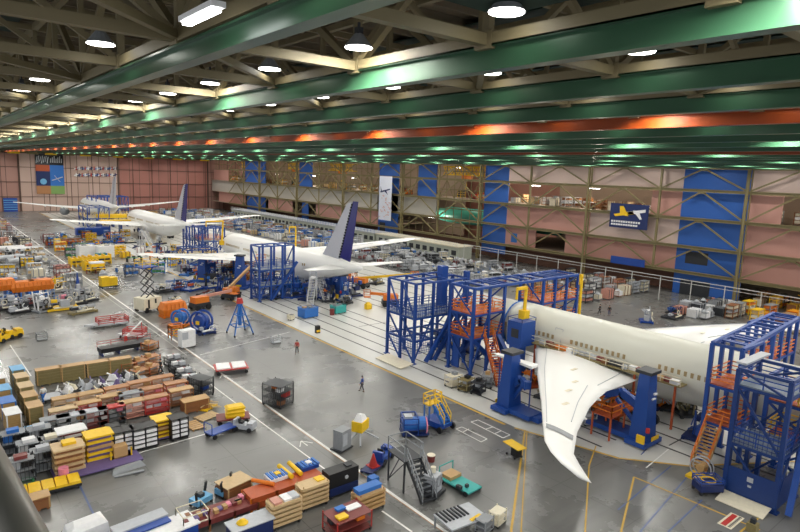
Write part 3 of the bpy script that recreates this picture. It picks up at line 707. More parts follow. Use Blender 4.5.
t5 = tower('large dark blue elevator tower with mesh cage and ramp at the right edge', 45.7, 49.5, 12.9, 16.3, 9.7, [4.0, 8.4], 1, 1, [(4.0, 5.9)], railc=MESHB, c=mat('tower_dark_blue', '1b3a78', .4, .1))
G().box(-2.0, -1.6, .1, -1.9, 1.6, 2.3).box(-1.9, -1.75, .1, 1.9, -1.65, 2.3).build('lift_wall', MC['tower_dark_blue'], t5)
G().poly([(-3.6, -1.6, .03), (-3.6, 1.6, .03), (-2.1, 1.6, .3), (-2.1, -1.6, .3)], (0, 0, .06)).build('entry_ramp', 'cream', t5)
G().box(-2.06, -.2, 1.6, -2.0, .2, 1.95).box(-2.06, -.12, 1.2, -2.0, .12, 1.35).build('notice_plate', 'silver', t5)
g = G(); g.bar((-1.9, -2.6, .2), (2.5, -2.0, 8.8), .4); g.bar((.4, -3.2, .2), (4.6, -2.7, 8.8), .4); g.build('diagonal_brace', MESHB, t5)
G().box(-1.2, 1.5, 9.85, 3.4, 2.2, 10.0).build('walk_plank', 'silver', t5)
t5b = tower('blue platform frame behind the elevator tower at the right edge', 49.9, 53.4, 11.4, 15.6, 8.6, [3.5, 6.6], 1, 1, railc='yellow', deckc='rust')

r = T('work_cabin', 'blue work cabin tower carrying a yellow davit beside the fuselage opening', 'scaffold', (52.0, 41.2, 0)); G().box(-1.2, -.8, 4.2, 1.2, 1.2, 7.0).build('cabin', MESHB, r); G().box(-1.2, -.6, .1, 0, .8, 4.2).build('column', MESHB, r); G().rails([(-1.2, -.8), (1.2, -.8), (1.2, 1.2), (-1.2, 1.2)], 7.0, .4, .06, 1).build('guard_rail', 'blue', r); G().box(-1.25, -.4, 5.2, -1.2, .6, 6.2).build('window', 'dark', r)
r = T('slat_panel', 'long white wing slat strip held left of the drooping wing on thin stands', 'panel', (45.2, 36.4, 0)); G().loft([[(-.5, -2.4, 4.75), (.4, -2.4, 4.85), (.4, -2.4, 5.1), (-.5, -2.4, 5.0)], [(-.3, 2.5, 4.8), (.15, 2.5, 4.85), (.15, 2.5, 5.0), (-.3, 2.5, 4.95)]]).build('strip', AIRW, r); g = G(); [g.bar((0, y, 0), (0, y, 4.8), .1) for y in (-2, 2)]; g.build('stand', 'blue', r)
def jack(label, px, py, rz, h=6.6, top=False, BL=5.2):
    r = T('wing_jack', label, 'jack', at(px, py), rz); DB = MC['tower_dark_blue'] if 0 else MESHB
    g = G(); g.box(-1.0, -.8, .25, 1.0, BL, .7); g.box(-1.5, -1, .15, 1.5, .9, .55); g.box(-.5, BL-.2, .15, .5, BL+.7, .6); g.build('base', DB, r)
    g = G(); g.loft([[(-.95, -.7, .5), (.95, -.7, .5), (.95, .8, .5), (-.95, .8, .5)], [(-.62, -.4, h), (.62, -.4, h), (.62, .55, h), (-.62, .55, h)]]); g.build('mast', DB, r)
    G().box(-.85, -.65, h, .85, .8, h+.28).build('mast_cap', 'dark', r)
    g = G(); e = BL-1.2; g.bar((0, .6, h*.5), (0, e*.6, h*.62), .5, .7); g.bar((0, e*.6, h*.62), (0, e, h*.5), .5, .6); g.bar((0, .6, 1.4), (0, e*.7, h*.5), .3); g.tube((0, e, h*.5), (0, e, h*.62), .35, 10); g.build('arm', DB, r)
    for x in (-1.1, 1.1):
        for y in (-.6, .6): G().tube((x-.12, y, .2), (x+.12, y, .2), .2, 10).build('wheel', 'black', r)
    G().box(-1.55, -.9, .6, -1.35, -.2, 1.3).box(-.4, -1.05, .65, .8, -.98, 1.0).build('control_box', 'yellow', r)
    G().tube((-.9, -.85, 1.5), (-.9, -.85, 1.9), .18, 10).build('warning_lamp', 'red', r)
    g = G(); g.bar((.1, -.58, h*.72), (.5, -.6, h*.72), .16).bar((-.2, -.6, h*.66), (.3, -.62, h*.66), .12); g.build('marking', 'white', r)
    return r
jack('blue wing jack tower left of the drooping white wing tip', 508, 410, pi, 5.9, False, 3.4)
jack('blue wing jack tower with arm right of the drooping white wing tip', 642, 443, 0, 6.5)
for lb, p, rz, h in (('blue jack tower under the near wing of the middle airliner', (203, 282), -.9, 5.4), ('tall blue jack column under the middle airliner wing root', (240, 289), -.9, 6.3), ('blue support column beneath the middle airliner tail', (334, 297), 0, 4.6), ('wide blue support column beneath the middle airliner tail', (342, 300), 0, 4.4)):
    jack(lb, *p, rz, h)
# docks of the second plane
a = at(252, 300)
t6 = tower('tall blue dock tower with cross braces against the middle airliner', 44.8, 51.4, 92.6, 95.8, 9.6, [2.6, 5.4], 3, 1, [(.4, 2.6)], railc=MESHB)
G().bar((-1, -1.8, .3), (3.9, -1.8, 6.6), .4).build('diagonal_brace', MESHB, t6)
for lb, p, dx, dy, h, rc in (('blue dock frame at the nose of the middle airliner', (203, 253), 6, 6, 6.5, 'orange'), ('blue dock tower before the middle airliner nose, near the yellow crane arm', (190, 251), 5, 5, 6.5, MESHB), ('low blue dock under the near wing of the middle airliner', (215, 279), 8, 6, 4, 'orange'), ('low blue work stand under the wing behind the scissor lift', (188, 266), 7, 7, 3.6, 'yellow'),
                          ('blue dock frame under the wing of the far airliner', (88, 228), 7, 14, 7, 'yellow'), ('blue dock frame before the farthest airliner engine', (97, 220), 8, 16, 9, MESHB), ('blue dock frame beside the farthest airliner body', (108, 219), 8, 10, 9, MESHB)):
    a = at(*p); tower(lb, a[0], a[0]+dx, a[1], a[1]+dy, h, [h*.45], 2, 2, railc=rc)
# yellow wing platforms of the third plane
for lb, p, L in (('long yellow wing dock platform under the third airliner, nearer one', (101, 234), 24), ('long yellow wing dock platform under the third airliner, farther one', (98, 227), 20)):
    a = at(*p); r = T('wing_dock', lb, 'platform', (a[0]+L/2, a[1], 0))
    G().box(-L/2, -1.5, 3.2, L/2, 2.4, 4.4).build('deck', 'yellow', r); g = G()
    for k in range(5): g.box(-L/2+k*L/4-.2, -1.2, 0, -L/2+k*L/4+.2, 2, 3.3)
    g.build('leg', MESHB, r); G().rails([(-L/2, -1.4), (L/2, -1.4)], 4.4, 1, .08, 2, False).build('guard_rail', 'yellow', r)
# yellow davit cranes
def davit(lb, p, h, armx, lean=0):
    r = T('davit_crane', lb, 'crane', p); G().tube((0, 0, 0), (lean, 0, h), .22, 10, .17).build('post', 'yellow', r)
    G().bar((lean, 0, h), (lean+armx, 0, h), .32).bar((lean+armx, 0, h-1.2), (lean+armx, 0, h), .2).build('arm', 'yellow', r); G().cb(0, 0, .5, .9, .9, 1).build('base', 'yellow', r)
davit('yellow davit crane with bent arm beside the split airplane nose', (52.8, 41.8, 7.0), 3.6, -1.6, .1)
davit('tall yellow davit post rising behind the nearest airliner body', (66.4, 43.6, 0), 10.6, -.4)
davit('yellow davit crane over the middle airliner nose', (54, 131, 5), 5.5, -4, .4)
davit('yellow davit crane behind the middle airliner body', (66, 118, 2), 8, -1.6)
# boom lifts
def boom(lb, px, py, rz, col, length, ang, boomc='cream', s=1):
    r = T('boom_lift', lb, 'lift', at(px, py), rz)
    G().box(-1.4, -.9, .45, 1.4, .9, 1.15).build('chassis', 'dark', r); G().box(-1.3, -.85, 1.15, 1.2, .8, 2.1).build('turret', col, r)
    for x in (-1, 1):
        for y in (-.95, .95): G().tube((x, y-.15, .45), (x, y+.15, .45), .45, 14).build('wheel', 'black', r)
    e = (length*cos(ang), 0, 1.9+length*sin(ang)); G().bar((-.9, 0, 1.9), e, .35, .45).build('boom', boomc, r)
    b = G().rails([(e[0], -.7), (e[0]+1.1, -.7), (e[0]+1.1, .7), (e[0], .7)], e[2]-.6, 1.1, .06, 2).box(e[0], -.7, e[2]-.65, e[0]+1.1, .7, e[2]-.6).build('basket', col, r); return r
boom('orange boom lift with tan arm reaching to the blue dock tower', 231, 299, .55, 'orange', 10, .45, 'tan')
boom('orange boom lift with long pale arm behind the middle airliner tail', 361, 288, -1.1, 'orange', 11, .18, 'yellow')
boom('orange boom lift parked left of the blue nose tower', 390, 306, 2.6, 'orange', 3.5, .1, 'orange')
boom('orange boom lift with folded arm beyond the scissor lift', 200, 309, .2, 'orange', 6, .06, 'salmon')
# scissor lift
def scissor(lb, px, py, h, rz=0, col='white'):
    r = T('scissor_lift', lb, 'lift', at(px, py), rz); r.scale = (.72, .8, 1)
    G().box(-2.2, -1.6, .5, 2.2, 1.6, 2.3).build('body', col, r); G().box(-1.2, -1.65, .7, -.8, -1.6, 2.1).box(.5, -1.65, 1.4, .9, -1.6, 2.1).build('vent', 'black', r)
    for x in (-1.5, 1.5):
        for y in (-1.5, 1.5): G().tube((x, y-.2, .45), (x, y+.2, .45), .45, 12).build('wheel', 'black', r)
    g = G(); n = 4; z0 = 2.3; dz = (h-z0)/n
    for k in range(n):
        for y in (-.8, .8): g.bar((-1, y, z0+dz*k), (1, y, z0+dz*(k+1)), .14); g.bar((1, y, z0+dz*k), (-1, y, z0+dz*(k+1)), .14)
    g.build('scissor_arm', 'dark', r)
    d = G().box(-2, -1.2, h, 2, 1.2, h+.15).build('deck', 'blue', r); G().rails([(-2, -1.2), (2, -1.2), (2, 1.2), (-2, 1.2)], h+.15, 1.1, .07, 2).build('guard_rail', 'yellow', d)
    return r
scissor('white scissor lift raised under the near wing tip of the middle airliner', 148, 311, 7.0, .35, 'cream')
# trestle
r = T('trestle', 'blue three legged trestle with red head standing alone on the floor', 'trestle', at(240, 334))
for k in range(4):
    a = pi/4+k*pi/2; G().bar((1.9*cos(a), 1.9*sin(a), .25), (.2*cos(a), .2*sin(a), 4.4), .14).build('leg', 'midblue', r); G().tube((1.9*cos(a)-.06, 1.9*sin(a), .16), (1.9*cos(a)+.06, 1.9*sin(a), .16), .16, 8).build('caster', 'black', r)
g = G()
for z, q in ((1.3, 1.45), (2.8, .85)):
    for k in range(4): a = pi/4+k*pi/2; b = a+pi/2; g.bar((q*cos(a), q*sin(a), z), (q*cos(b), q*sin(b), z), .1)
g.tube((0, 0, 1.3), (0, 0, 4.4), .25, 10); g.build('cross_brace', 'midblue', r); G().tube((0, 0, 4.4), (0, 0, 5.1), .5, 14, .35).build('head', 'red', r)
# white air stairs
def airstair(lb, px, py, rz, z1=3.6, m='white', rail='silver'):
    r = T('boarding_stairs', lb, 'stairs', at(px, py), rz); stairs('stair', (-2.6, 0), (1.6, 0), .3, z1, 1.1, m, rail, r)
    G().box(1.6, -.6, z1-.1, 3, .6, z1).build('landing', m, r); G().bar((1.8, -.5, 0), (1.8, -.5, z1), .08).bar((1.8, .5, 0), (1.8, .5, z1), .08).bar((2.8, -.5, 0), (2.8, -.5, z1), .08).bar((2.8, .5, 0), (2.8, .5, z1), .08).bar((1.8, -.5, .2), (2.8, -.5, z1), .06).build('support', m, r); return r
airstair('white stairs on wheels leaning to the middle airliner tail', 312, 303, .9, 4.2); airstair('second white stairs beneath the middle airliner tail', 321, 299, 1.4, 4.0)
airstair('white stairs by the third airliner nose and yellow platforms', 148, 251, 1.9, 5.2)

# ------------------------------------------------------------------ floor props
def wheels(r, x, y, rr=.14, n='caster'):
    for sx in (-1, 1):
        for sy in (-1, 1): G().tube((sx*x-.05, sy*y, rr), (sx*x+.05, sy*y, rr), rr, 8).build(n, 'black', r)
def crate(lb, p, w, d, h, rz=0, c='wood', top='pine', n=4, grp=None, z=0):
    r = T('lumber_crate', lb, 'crate', (p[0], p[1], z), rz, grp); g = G(); bh = h/n
    for k in range(n):
        z0 = .12+k*bh; g.box(-w/2, -d/2, z0, w/2, d/2, z0+bh*.72); g.box(-w/2+.06, -d/2+.06, z0+bh*.7, w/2-.06, d/2-.06, z0+bh)
    g.build('body', c, r); G().box(-w/2-.04, -d/2-.04, .12+h, w/2+.04, d/2+.04, .18+h).build('lid', top, r)
    g = G()
    for x in (-w*.4, 0, w*.4): g.box(x-.08, -d/2, 0, x+.08, d/2, .12)
    g.build('skid', c, r)
    for x in (-w*.46, w*.46): G().box(x-.05, -d/2-.03, .12, x+.05, -d/2, .12+h).build('batten', top, r)
    return r
def shelfcart(lb, p, w, d, h, lv, fc, sc, rz=0, loads=(), grp=None, name='shelf_cart', solid=False, mesh=False):
    r = T(name, lb, 'cart', (p[0], p[1], 0), rz, grp)
    for sx in (-1, 1):
        for sy in (-1, 1): G().cb(sx*(w/2-.04), sy*(d/2-.04), .15+h/2, .07, .07, h-.1).build('post', fc, r)
    for k in range(lv+1):
        z = .25+(h-.25)*k/lv; g = G().box(-w/2, -d/2, z-.05, w/2, d/2, z)
        if k and solid: g.box(-w/2, d/2-.03, z-.05-(h-.25)/lv*.35, w/2, d/2, z).box(-w/2, -d/2, z, w/2, -d/2+.03, z+.1)
        g.build('shelf', sc, r)
    wheels(r, w/2-.1, d/2-.1)
    if mesh:
        g = G()
        for i in range(int(w/.25)+1):
            for sy in (-1, 1): g.bar((-w/2+i*.25, sy*d/2, .25), (-w/2+i*.25, sy*d/2, h), .03)
        for i in range(int(d/.25)+1):
            for sx in (-1, 1): g.bar((sx*w/2, -d/2+i*.25, .25), (sx*w/2, -d/2+i*.25, h), .03)
        g.build('mesh_side', fc, r)
    rr = Matrix.Rotation(rz, 3, 'Z')
    for (u, v, k, sx, sy, sz, c, nm) in loads:
        z = .25+(h-.25)*k/lv; q = rr @ Vector((u*w/2, v*d/2, 0))
        o = G().box(-sx/2, -sy/2, 0, sx/2, sy/2, sz).box(-sx/2-.02, -sy/2-.02, sz*.85, sx/2+.02, sy/2+.02, sz+.015).build(nm, c); tag(o, ' '.join(('%s %s on %s' % (c, nm, lb)).replace(' with ', ' ').replace(' the ', ' ').split()[:16]), nm.split('_')[-1], None, None, (p[0]+q.x, p[1]+q.y, z+.002), rz)
    return r
def fit(s): return ' '.join(s.split()[:16])
# --- back row of long lumber crates
NR = ['leftmost crate with plain board top', 'second crate in the row', 'third crate in the row', 'rightmost crate in the row']
for k, px in enumerate((49, 73, 98, 120)):
    p = at(px, 383-px*.155+8); crate('long olive lumber crate, '+NR[k]+' behind the black and white parts', p, 2.3, 1.0, 1.5, 0, 'olive', 'tan', 5)
# --- two columns at the left edge
for k, p in enumerate(((18, 384), (22, 392), (26, 402), (30, 412), (35, 423))):
    crate('tan topped lumber crate in the left aisle row, '+['with blue cover at the far end', 'second from far end', 'in the middle of the row', 'second from near end', 'at the near end'][k], at(*p), 1.1, 1.75, 1.6, .05, 'olive', ['sky', 'pine', 'pine', 'tan', 'tan'][k], 5)
for k, p in enumerate(((-1, 392), (4, 404), (8, 417), (13, 429))):
    crate('covered crate at the left picture edge with '+['white lid, farthest', 'pale blue lid and tan rim', 'blue lid', 'white lid, nearest'][k], at(*p), 1.1, 1.9, 1.5, .05, 'wood', ['white', 'sky', 'midblue', 'white'][k], 4)
# --- rows of long shelving racks with wood tops
rows = [
 [(66, 413, 'tan', 'wood'), (91, 408, 'tan', 'red'), (117, 402, 'copper', 'rust'), (140, 396, 'copper', 'rust'), (162, 391, 'copper', 'maroon')],
 [(64, 425, 'pine', 'brown'), (88, 418, 'tan', 'red'), (110, 411, 'tan', 'brown'), (131, 408, 'grey', 'grey'), (151, 403, 'copper', 'rust'), (176, 397, 'copper', 'rust')],
 [(56, 436, 'grey', 'dark'), (72, 433, 'silver', 'grey'), (94, 428, 'silver', 'maroon'), (112, 424, 'red', 'dark'), (132, 418, 'tan', 'salmon'), (156, 413, 'copper', 'red'), (181, 405, 'tan', 'brown')]]
rn = ['far row', 'middle row', 'near row']
pos = ['at the left end', 'second from left', 'third from left', 'fourth from left', 'fifth from left', 'sixth from left', 'at the right end']
for i, rw in enumerate(rows):
    for k, (px, py, tc, fc) in enumerate(rw):
        h = 1.5 if i < 2 else 1.6
        lb = 'long %s rack with %s top in the %s, %s' % (fc, tc, rn[i], pos[k])
        ld = [(-.55, 0, 1, .5, .4, .3, 'white', 'carton'), (.1, -.1, 1, .6, .4, .25, R.choice(['grey', 'cream', 'silver']), 'tote'), (.6, 0, 2, .5, .4, .28, R.choice(['white', 'tan', 'pink']), 'parcel')] if (i+k) % 2 else [(-.4, -.1, 1, .8, .4, .3, 'silver', 'tote'), (.4, 0, 2, .7, .4, .3, 'white', 'carton')]
        shelfcart(lb, at(px, py), 2.2, .95, h, 3, fc, fc if i != 0 else tc, 0, ld, None, 'shelf_rack')
        o = G().box(-1.1, -.5, 0, 1.1, .5, .09).build('board_sheet', tc); x, y, _ = at(px, py); tag(o, '%s board sheet lying on the %s, %s' % (tc, rn[i]+' of racks', pos[k]), 'board', None, None, (x, y, h+.002))
# --- black & white parts field
for k in range(34):
    px = 52+R.random()*85; t = (px-52)/85; py = 399-t*17+R.uniform(-5, 5); x, y, _ = at(px, py); c = ['white', 'black', 'white', 'silver', 'grey', 'purple', 'cream'][k % 7]
    g = G(); g.box(-.5, -.3, 0, .5, .3, .1); g.loft([[(-.45, -.25, .1), (.45, -.25, .1), (.45, .25, .1), (-.45, .25, .1)], [(-.3, -.1, .55), (.25, -.15, .6), (.3, .15, .5), (-.25, .12, .6)]]); g.bar((-.4, 0, .3), (.5, .1, .8), .1)
    o = g.build('wrapped_part', c); tag(o, '%s wrapped part bundle lying between the olive crates and the wooden racks' % c, 'part', 'wrapped parts behind the wooden racks', None, (x, y, .002 if k < 17 else .45), R.uniform(0, 3))
for k, (px, py) in enumerate(((62, 398), (85, 394), (110, 389), (131, 384))):
    x, y, _ = at(px, py); r = T('parts_table', 'low grey table with wrapped parts behind the racks, '+['leftmost', 'second from left', 'second from right', 'rightmost'][k], 'table', (x, y, 0)); G().box(-1.6, -.9, .38, 1.6, .9, .44).build('table_top', 'silver', r)
    for sx in (-1.5, 1.5):
        for sy in (-.8, .8): G().cb(sx, sy, .19, .08, .08, .38).build('leg', 'dark', r)
# --- cages with white boxes
def cage(lb, px, py, w=1.5, d=1.3, h=1.9, cols=2, lv=4, c='black', bc='white', rz=0):
    x, y, _ = at(px, py); r = T('cage_trolley', lb, 'trolley', (x, y, 0), rz)
    g = G().box(-w/2, -d/2, .15, w/2, d/2, .25).box(-w/2, d/2-.05, .2, w/2, d/2, h).box(-w/2, -d/2, h-.05, w/2, d/2, h); g.build('cabinet', c, r)
    g = G(); [g.box(-w/2+w*i/cols-.03, -d/2, .2, -w/2+w*i/cols+.03, d/2, h) for i in range(cols+1)]; g.build('divider', c, r)
    for i in range(cols):
        for k in range(lv):
            o = G().box(-w/2/cols+.07, -.25, 0, w/2/cols-.07, .25, (h-.5)/lv*.7).build('parts_bin', bc)
            q = Matrix.Rotation(rz, 3, 'Z') @ Vector((-w/2+w*(i+.5)/cols, -d/2+.28, 0)); tag(o, '%s bin in the %s' % (bc, lb.split(',')[0]), 'bin', lb.split(',')[0]+' bins', None, (x+q.x, y+q.y, .28+k*(h-.4)/lv), rz)
    for k in range(lv): G().box(-w/2, -d/2, .22+k*(h-.4)/lv, w/2, d/2, .26+k*(h-.4)/lv).build('shelf', c, r)
    wheels(r, w/2-.1, d/2-.1); return r
cage('black bin trolley with white bins, left of three before the racks', 123, 451); cage('black bin trolley with white bins, middle of three before the racks', 144, 447, 1.9, cols=2); cage('black bin trolley with white bins, right of three before the racks', 178, 437, 1.4)
cage('dark slatted trolley left of the bin trolleys', 113, 443, 1, 1, 1.6, 1, 3)
def stack(lb, px, py, w, d, h, c, sc, rz=0, lean=0):
    x, y, _ = at(px, py); r = T('foam_stack', lb, 'stack', (x, y, 0), rz); n = 4
    G().box(-w/2, -d/2, .15, w/2, d/2, .3).build('base', 'purple', r); wheels(r, w/2-.1, d/2-.1)
    for k in range(n):
        z = .3+(h-.3)*k/n; G().box(-w/2, -d/2, z, w/2, d/2, z+(h-.3)/n*.45).build('layer', c if k % 2 == 1 or k == 0 else 'tan', r)
        G().box(-w/2+.15, -d/2+.15, z+(h-.3)/n*.4, w/2-.15, d/2-.15, z+(h-.3)/n).build('spacer', sc, r)
    G().poly([(-w/2-.05, -d/2-.05, h), (w/2+.05, -d/2-.05, h), (w/2+.05, d/2-.15, h), (w/2-.2, d/2+.05, h), (-w/2-.05, d/2+.05, h)], (0, 0, .12)).build('cover', c, r)
    return r
stack('tall yellow topped foam stack at the front of the racks', 99, 459, 1.9, 1.5, 2.1, 'yellow', 'purple'); stack('yellow topped low stack between two bin trolleys', 163, 437, 1.6, 1.4, 1.7, 'yellow', 'brown')
stack('tan topped stack with yellow pad beside the pink roll', 69, 471, 2, 1.6, 2.0, 'pine', 'brown'); stack('stack with pale green and white map like cover', 72, 452, 2, 1.4, 1.9, 'white', 'maroon')
r = T('flat_pallet_truck', 'long purple flatbed trolley carrying the yellow foam stack and clutter', 'trolley', at(98, 467)); G().box(-3, -1.1, .15, 3, 1.1, .25).build('bed', 'purple', r); wheels(r, 2.8, 1, .12)
o = G().tube((0, 0, 0), (0, 0, 1.0), .34, 16).build('foam_roll', 'pink'); tag(o, 'pink foam roll standing beside the tan topped stack', 'roll', None, None, (at(69, 471)[0]-.55, at(69, 471)[1]-1.25, 0))
o = G().box(-.45, -.4, 0, .45, .4, .2).build('foam_pad', 'yellow'); x, y, _ = at(69, 471); tag(o, 'small yellow pad lying on the tan topped stack', 'pad', None, None, (x+.1, y+.2, 2.13))
# long yellow padding on low trolley
r = T('padded_trolley', 'long low trolley covered with yellow padded sheets near the left edge', 'trolley', at(42, 493), -.06)
g = G()
for k in range(6): g.loft([[(-2.4+.8*k, -.75, .42), (-1.61+.8*k, -.75, .42), (-1.61+.8*k, .75, .42), (-2.4+.8*k, .75, .42)], [(-2.37+.8*k, -.72, .6), (-1.66+.8*k, -.72, .6), (-1.66+.8*k, .72, .6), (-2.37+.8*k, .72, .6)]])
g.build('padding', 'yellow', r); G().box(-2.4, -.7, .2, 2.4, .7, .41).build('frame', 'dark', r); wheels(r, 2.2, .6, .1)
crate('small plywood crate standing alone below the yellow padded trolley', at(38, 508), 1.35, 1.0, .75, 0, 'brown', 'tan', 1)
r = T('tarp', 'crumpled grey tarp lying on the open floor right of the trolleys', 'tarp', at(129, 469))
g = G(); g.loft([[(-1.3, -.5, .02), (1.2, -.2, .02), (1.1, .5, .02), (-1.1, .4, .02)], [(-1.1, -.1, .3), (.9, .05, .42), (.8, .3, .35), (-.9, .3, .25)]]); g.build('sheet', 'grey', r)
G().bar((-1.2, -.7, .06), (.8, -1, .1), .3, .06).build('fold', 'grey', r)
# wrapped pallet with yellow feet
r = T('wrapped_pallet', 'small wrapped tan load on yellow pallet truck right of the yellow stack', 'pallet', at(120, 458)); G().box(-.5, -.4, .25, .5, .4, 1.1).build('load', 'tan', r); G().box(-.8, -.5, .08, .8, .5, .25).box(-.8, -.5, .2, -.7, -.4, .9).box(.7, -.5, .2, .8, -.4, .9).build('pallet', 'yellow', r)
# left dark cages
for k, (px, py) in enumerate(((14, 452), (30, 462), (44, 470), (22, 480), (40, 447), (52, 458))):
    w = 1.7; x, y, _ = at(px, py)
    shelfcart('dark mesh cage crowded at the left edge with '+['blue tray on top', 'white sacks inside', 'grey tubes inside', 'green hose coil on top', 'silver box on top', 'cream parcels on top'][k], (x, y), w, 1.2, 1.7, 2, 'dark', 'grey', 0,
              [((-.4), 0, 1, .6, .5, .5, ['midblue', 'white', 'grey', 'silver', 'silver', 'cream'][k], 'tote'), (.4, .1, 1, .6, .5, .4, 'black', 'sack'), (0, 0, 2, .8, .6, .25, ['midblue', 'white', 'silver', 'maroon', 'silver', 'cream'][k], 'tray')], None, 'mesh_cage', mesh=True)
    if k == 3: g = G(); [g.ring((0, 0, .05+.08*j), .5, .05, 'z', 16) for j in range(3)]; tag(g.build('hose_coil', 'green'), 'green hose coil lying at the front of the dark cages', 'hose', None, None, (at(26, 484)[0], at(26, 484)[1], .003))
r = T('blue_grate_table', 'blue grated rack of tubes behind the dark cages at left', 'rack', at(24, 446)); G().box(-1.9, -.5, .1, 1.9, .5, 1.3).build('body', 'dark', r)
g = G(); [g.tube((-1.8, -.4+.2*j, 1.4), (1.8, -.4+.2*j, 1.4), .08, 6) for j in range(5)]; g.build('tube', 'sky', r)
# --- blue handcart, tug train, pallets
def flatcart(lb, p, w, d, c, rz=0, rail=True, z=.5, name='flat_cart'):
    r = T(name, lb, 'cart', (p[0], p[1], 0), rz); G().box(-w/2, -d/2, z-.1, w/2, d/2, z).build('deck', c, r)
    for sx in (-1, 1):
        for sy in (-1, 1): G().tube((sx*(w/2-.3), sy*d/2-.06, .2), (sx*(w/2-.3), sy*d/2+.06, .2), .2, 10).build('wheel', 'black', r)
    g = G().box(-w/2+.1, -.1, .2, w/2-.1, .1, z-.1); [g.cb(sx*(w/2-.3), 0, .25, .1, d, .1) for sx in (-1, 1)]; g.build('axle', 'dark', r)
    if rail: G().bar((-w/2, -d/2, z), (-w/2, -d/2, z+.9), .06).bar((-w/2, d/2, z), (-w/2, d/2, z+.9), .06).bar((-w/2, -d/2, z+.9), (-w/2, d/2, z+.9), .06).build('handle', c, r)
    return r
flatcart('small blue wheeled cart left of the tow tractor', at(221, 434), 2.6, 1.1, 'blue', .25)
flatcart('brown flatbed trailer under yellow bags', at(233, 421), 2.9, 1.6, 'maroon', -.35, False, name='trailer')
x, y, _ = at(235, 421)
for k in range(3):
    o = G().loft([[(-.75, -.5, 0), (.75, -.5, 0), (.75, .5, 0), (-.75, .5, 0)], [(-.85, -.55, .18), (.85, -.55, .18), (.85, .55, .18), (-.85, .55, .18)], [(-.65, -.42, .34), (.65, -.42, .34), (.65, .42, .34), (-.65, .42, .34)]]).build('yellow_bag', 'yellow'); tag(o, 'bright yellow bag, '+['bottom', 'middle', 'top'][k]+' of the pile on the flatbed trailer', 'bag', None, None, (x, y, .503+.345*k), -.35+.1*k)
def tug(lb, px, py, rz, c, seat='black', s=1):
    r = T('tow_tractor', lb, 'vehicle', at(px, py), rz); r.scale = (s, s, s); G().box(-1.3, -.6, .3, 1.3, .6, .85).box(.5, -.55, .85, 1.25, .55, 1.15).box(-1.3, -.55, .85, -1.0, .55, 1.4).build('body', c, r)
    for x in (-.85, .85):
        for y in (-.6, .6): G().tube((x, y-.12, .3), (x, y+.12, .3), .3, 12).build('wheel', 'black', r)
    G().cb(-.45, 0, 1.0, .5, .6, .25).box(-.75, -.3, 1, -.65, .3, 1.5).build('seat', seat, r); G().bar((.45, 0, .85), (.2, 0, 1.35), .06).ring((.15, 0, 1.38), .2, .03, 'x', 10).build('steering_wheel', 'black', r); return r
tug('small grey tow tractor hitched to the trailer of yellow bags', 245, 430, -.9, 'silver', 'black', .72)
def pallet(lb, px, py, w, d, c, rz=0, load=None):
    x, y, _ = at(px, py); g = G(); [g.box(-w/2, -d/2+j*d/5, .1, w/2, -d/2+j*d/5+d/7, .14) for j in range(5)]; [g.box(xx-.05, -d/2, 0, xx+.05, d/2, .1) for xx in (-w/2+.1, 0, w/2-.1)]
    tag(g.build('pallet', c), lb, 'pallet', None, None, (x, y, 0), rz)
pallet('tan pallet lying flat right of the racks', 207, 417, 2, 1.4, 'pine', .3); pallet('yellow scrap pallet standing right of the racks', 207, 408, 1.8, 1.2, 'yellow', .6); pallet('wooden pallet between rack and bin trolley', 194, 426, 1.2, 2, 'tan', .1)
crate('olive scrap crate at the right end of the racks', at(195, 410), 2.4, 1.2, 1.0, 0, 'brown', 'tan', 2)
r = T('parts_heap', 'heap of tan scrap planks beside the pallets', 'heap', at(209, 409))
for k in range(9): G().bar((R.uniform(-1, 1), R.uniform(-.6, .6), .17+.06*k), (R.uniform(-1, 1), R.uniform(-.6, .6), .2+.06*k), .12, .05).build('plank', 'pine', r)
# dark cage with stuff (right)
shelfcart('dark blue cage trolley of red and white parts standing alone on the aisle', at(278, 404), 2.0, 2.3, 2.2, 3, 'dark', 'dark', .4, [(-.4, -.5, 2, .7, .5, .3, 'white', 'carton'), (.3, -.6, 1, .8, .5, .4, 'red', 'tote'), (.2, .3, 2, .8, .6, .3, 'orange', 'tote'), (-.4, -.6, 0, .7, .5, .4, 'brown', 'sack')], None, 'mesh_cage', mesh=True)
shelfcart('tall black cage trolley at the end of the black and white cart line', at(201, 395), 1.5, 2.1, 1.9, 3, 'black', 'dark', .35, [(0, -.5, 1, .7, .5, .3, 'blue', 'tote')], None, 'mesh_cage', mesh=True)
for k, (px, py) in enumerate(((174, 366), (179, 373), (185, 380), (190, 387))):
    shelfcart('black cart loaded with white parts in the diagonal cart line, '+['farthest', 'second farthest', 'second nearest', 'nearest'][k], at(px, py), 1.6, 1.8, 1.0, 2, 'black', 'dark', .1, [(-.4, .3, 2, .6, .5, .3, 'white', 'carton'), (.3, -.3, 2, .6, .6, .4, 'silver', 'tote'), (.1, .5, 2, .4, .3, .25, 'red', 'can')])
# red frame trailer with white panels
r = flatcart('long red frame trailer in front of the trestle', at(231, 371), 3.6, 2.4, 'red', -.25, False, .6, 'trailer'); x, y, _ = at(231, 371)
for k, dx in enumerate((-.85, .85)):
    o = G().poly([(-.8, -1.1, 0), (.7, -1.0, 0), (.8, 1.0, 0), (-.65, 1.1, 0)], (0, 0, .12)).build('cover_sheet', 'white'); tag(o, 'white panel lying on the red trailer, '+['left one', 'right one'][k], 'panel', None, None, (x+dx, y-.22*dx+.05, .605), -.25)
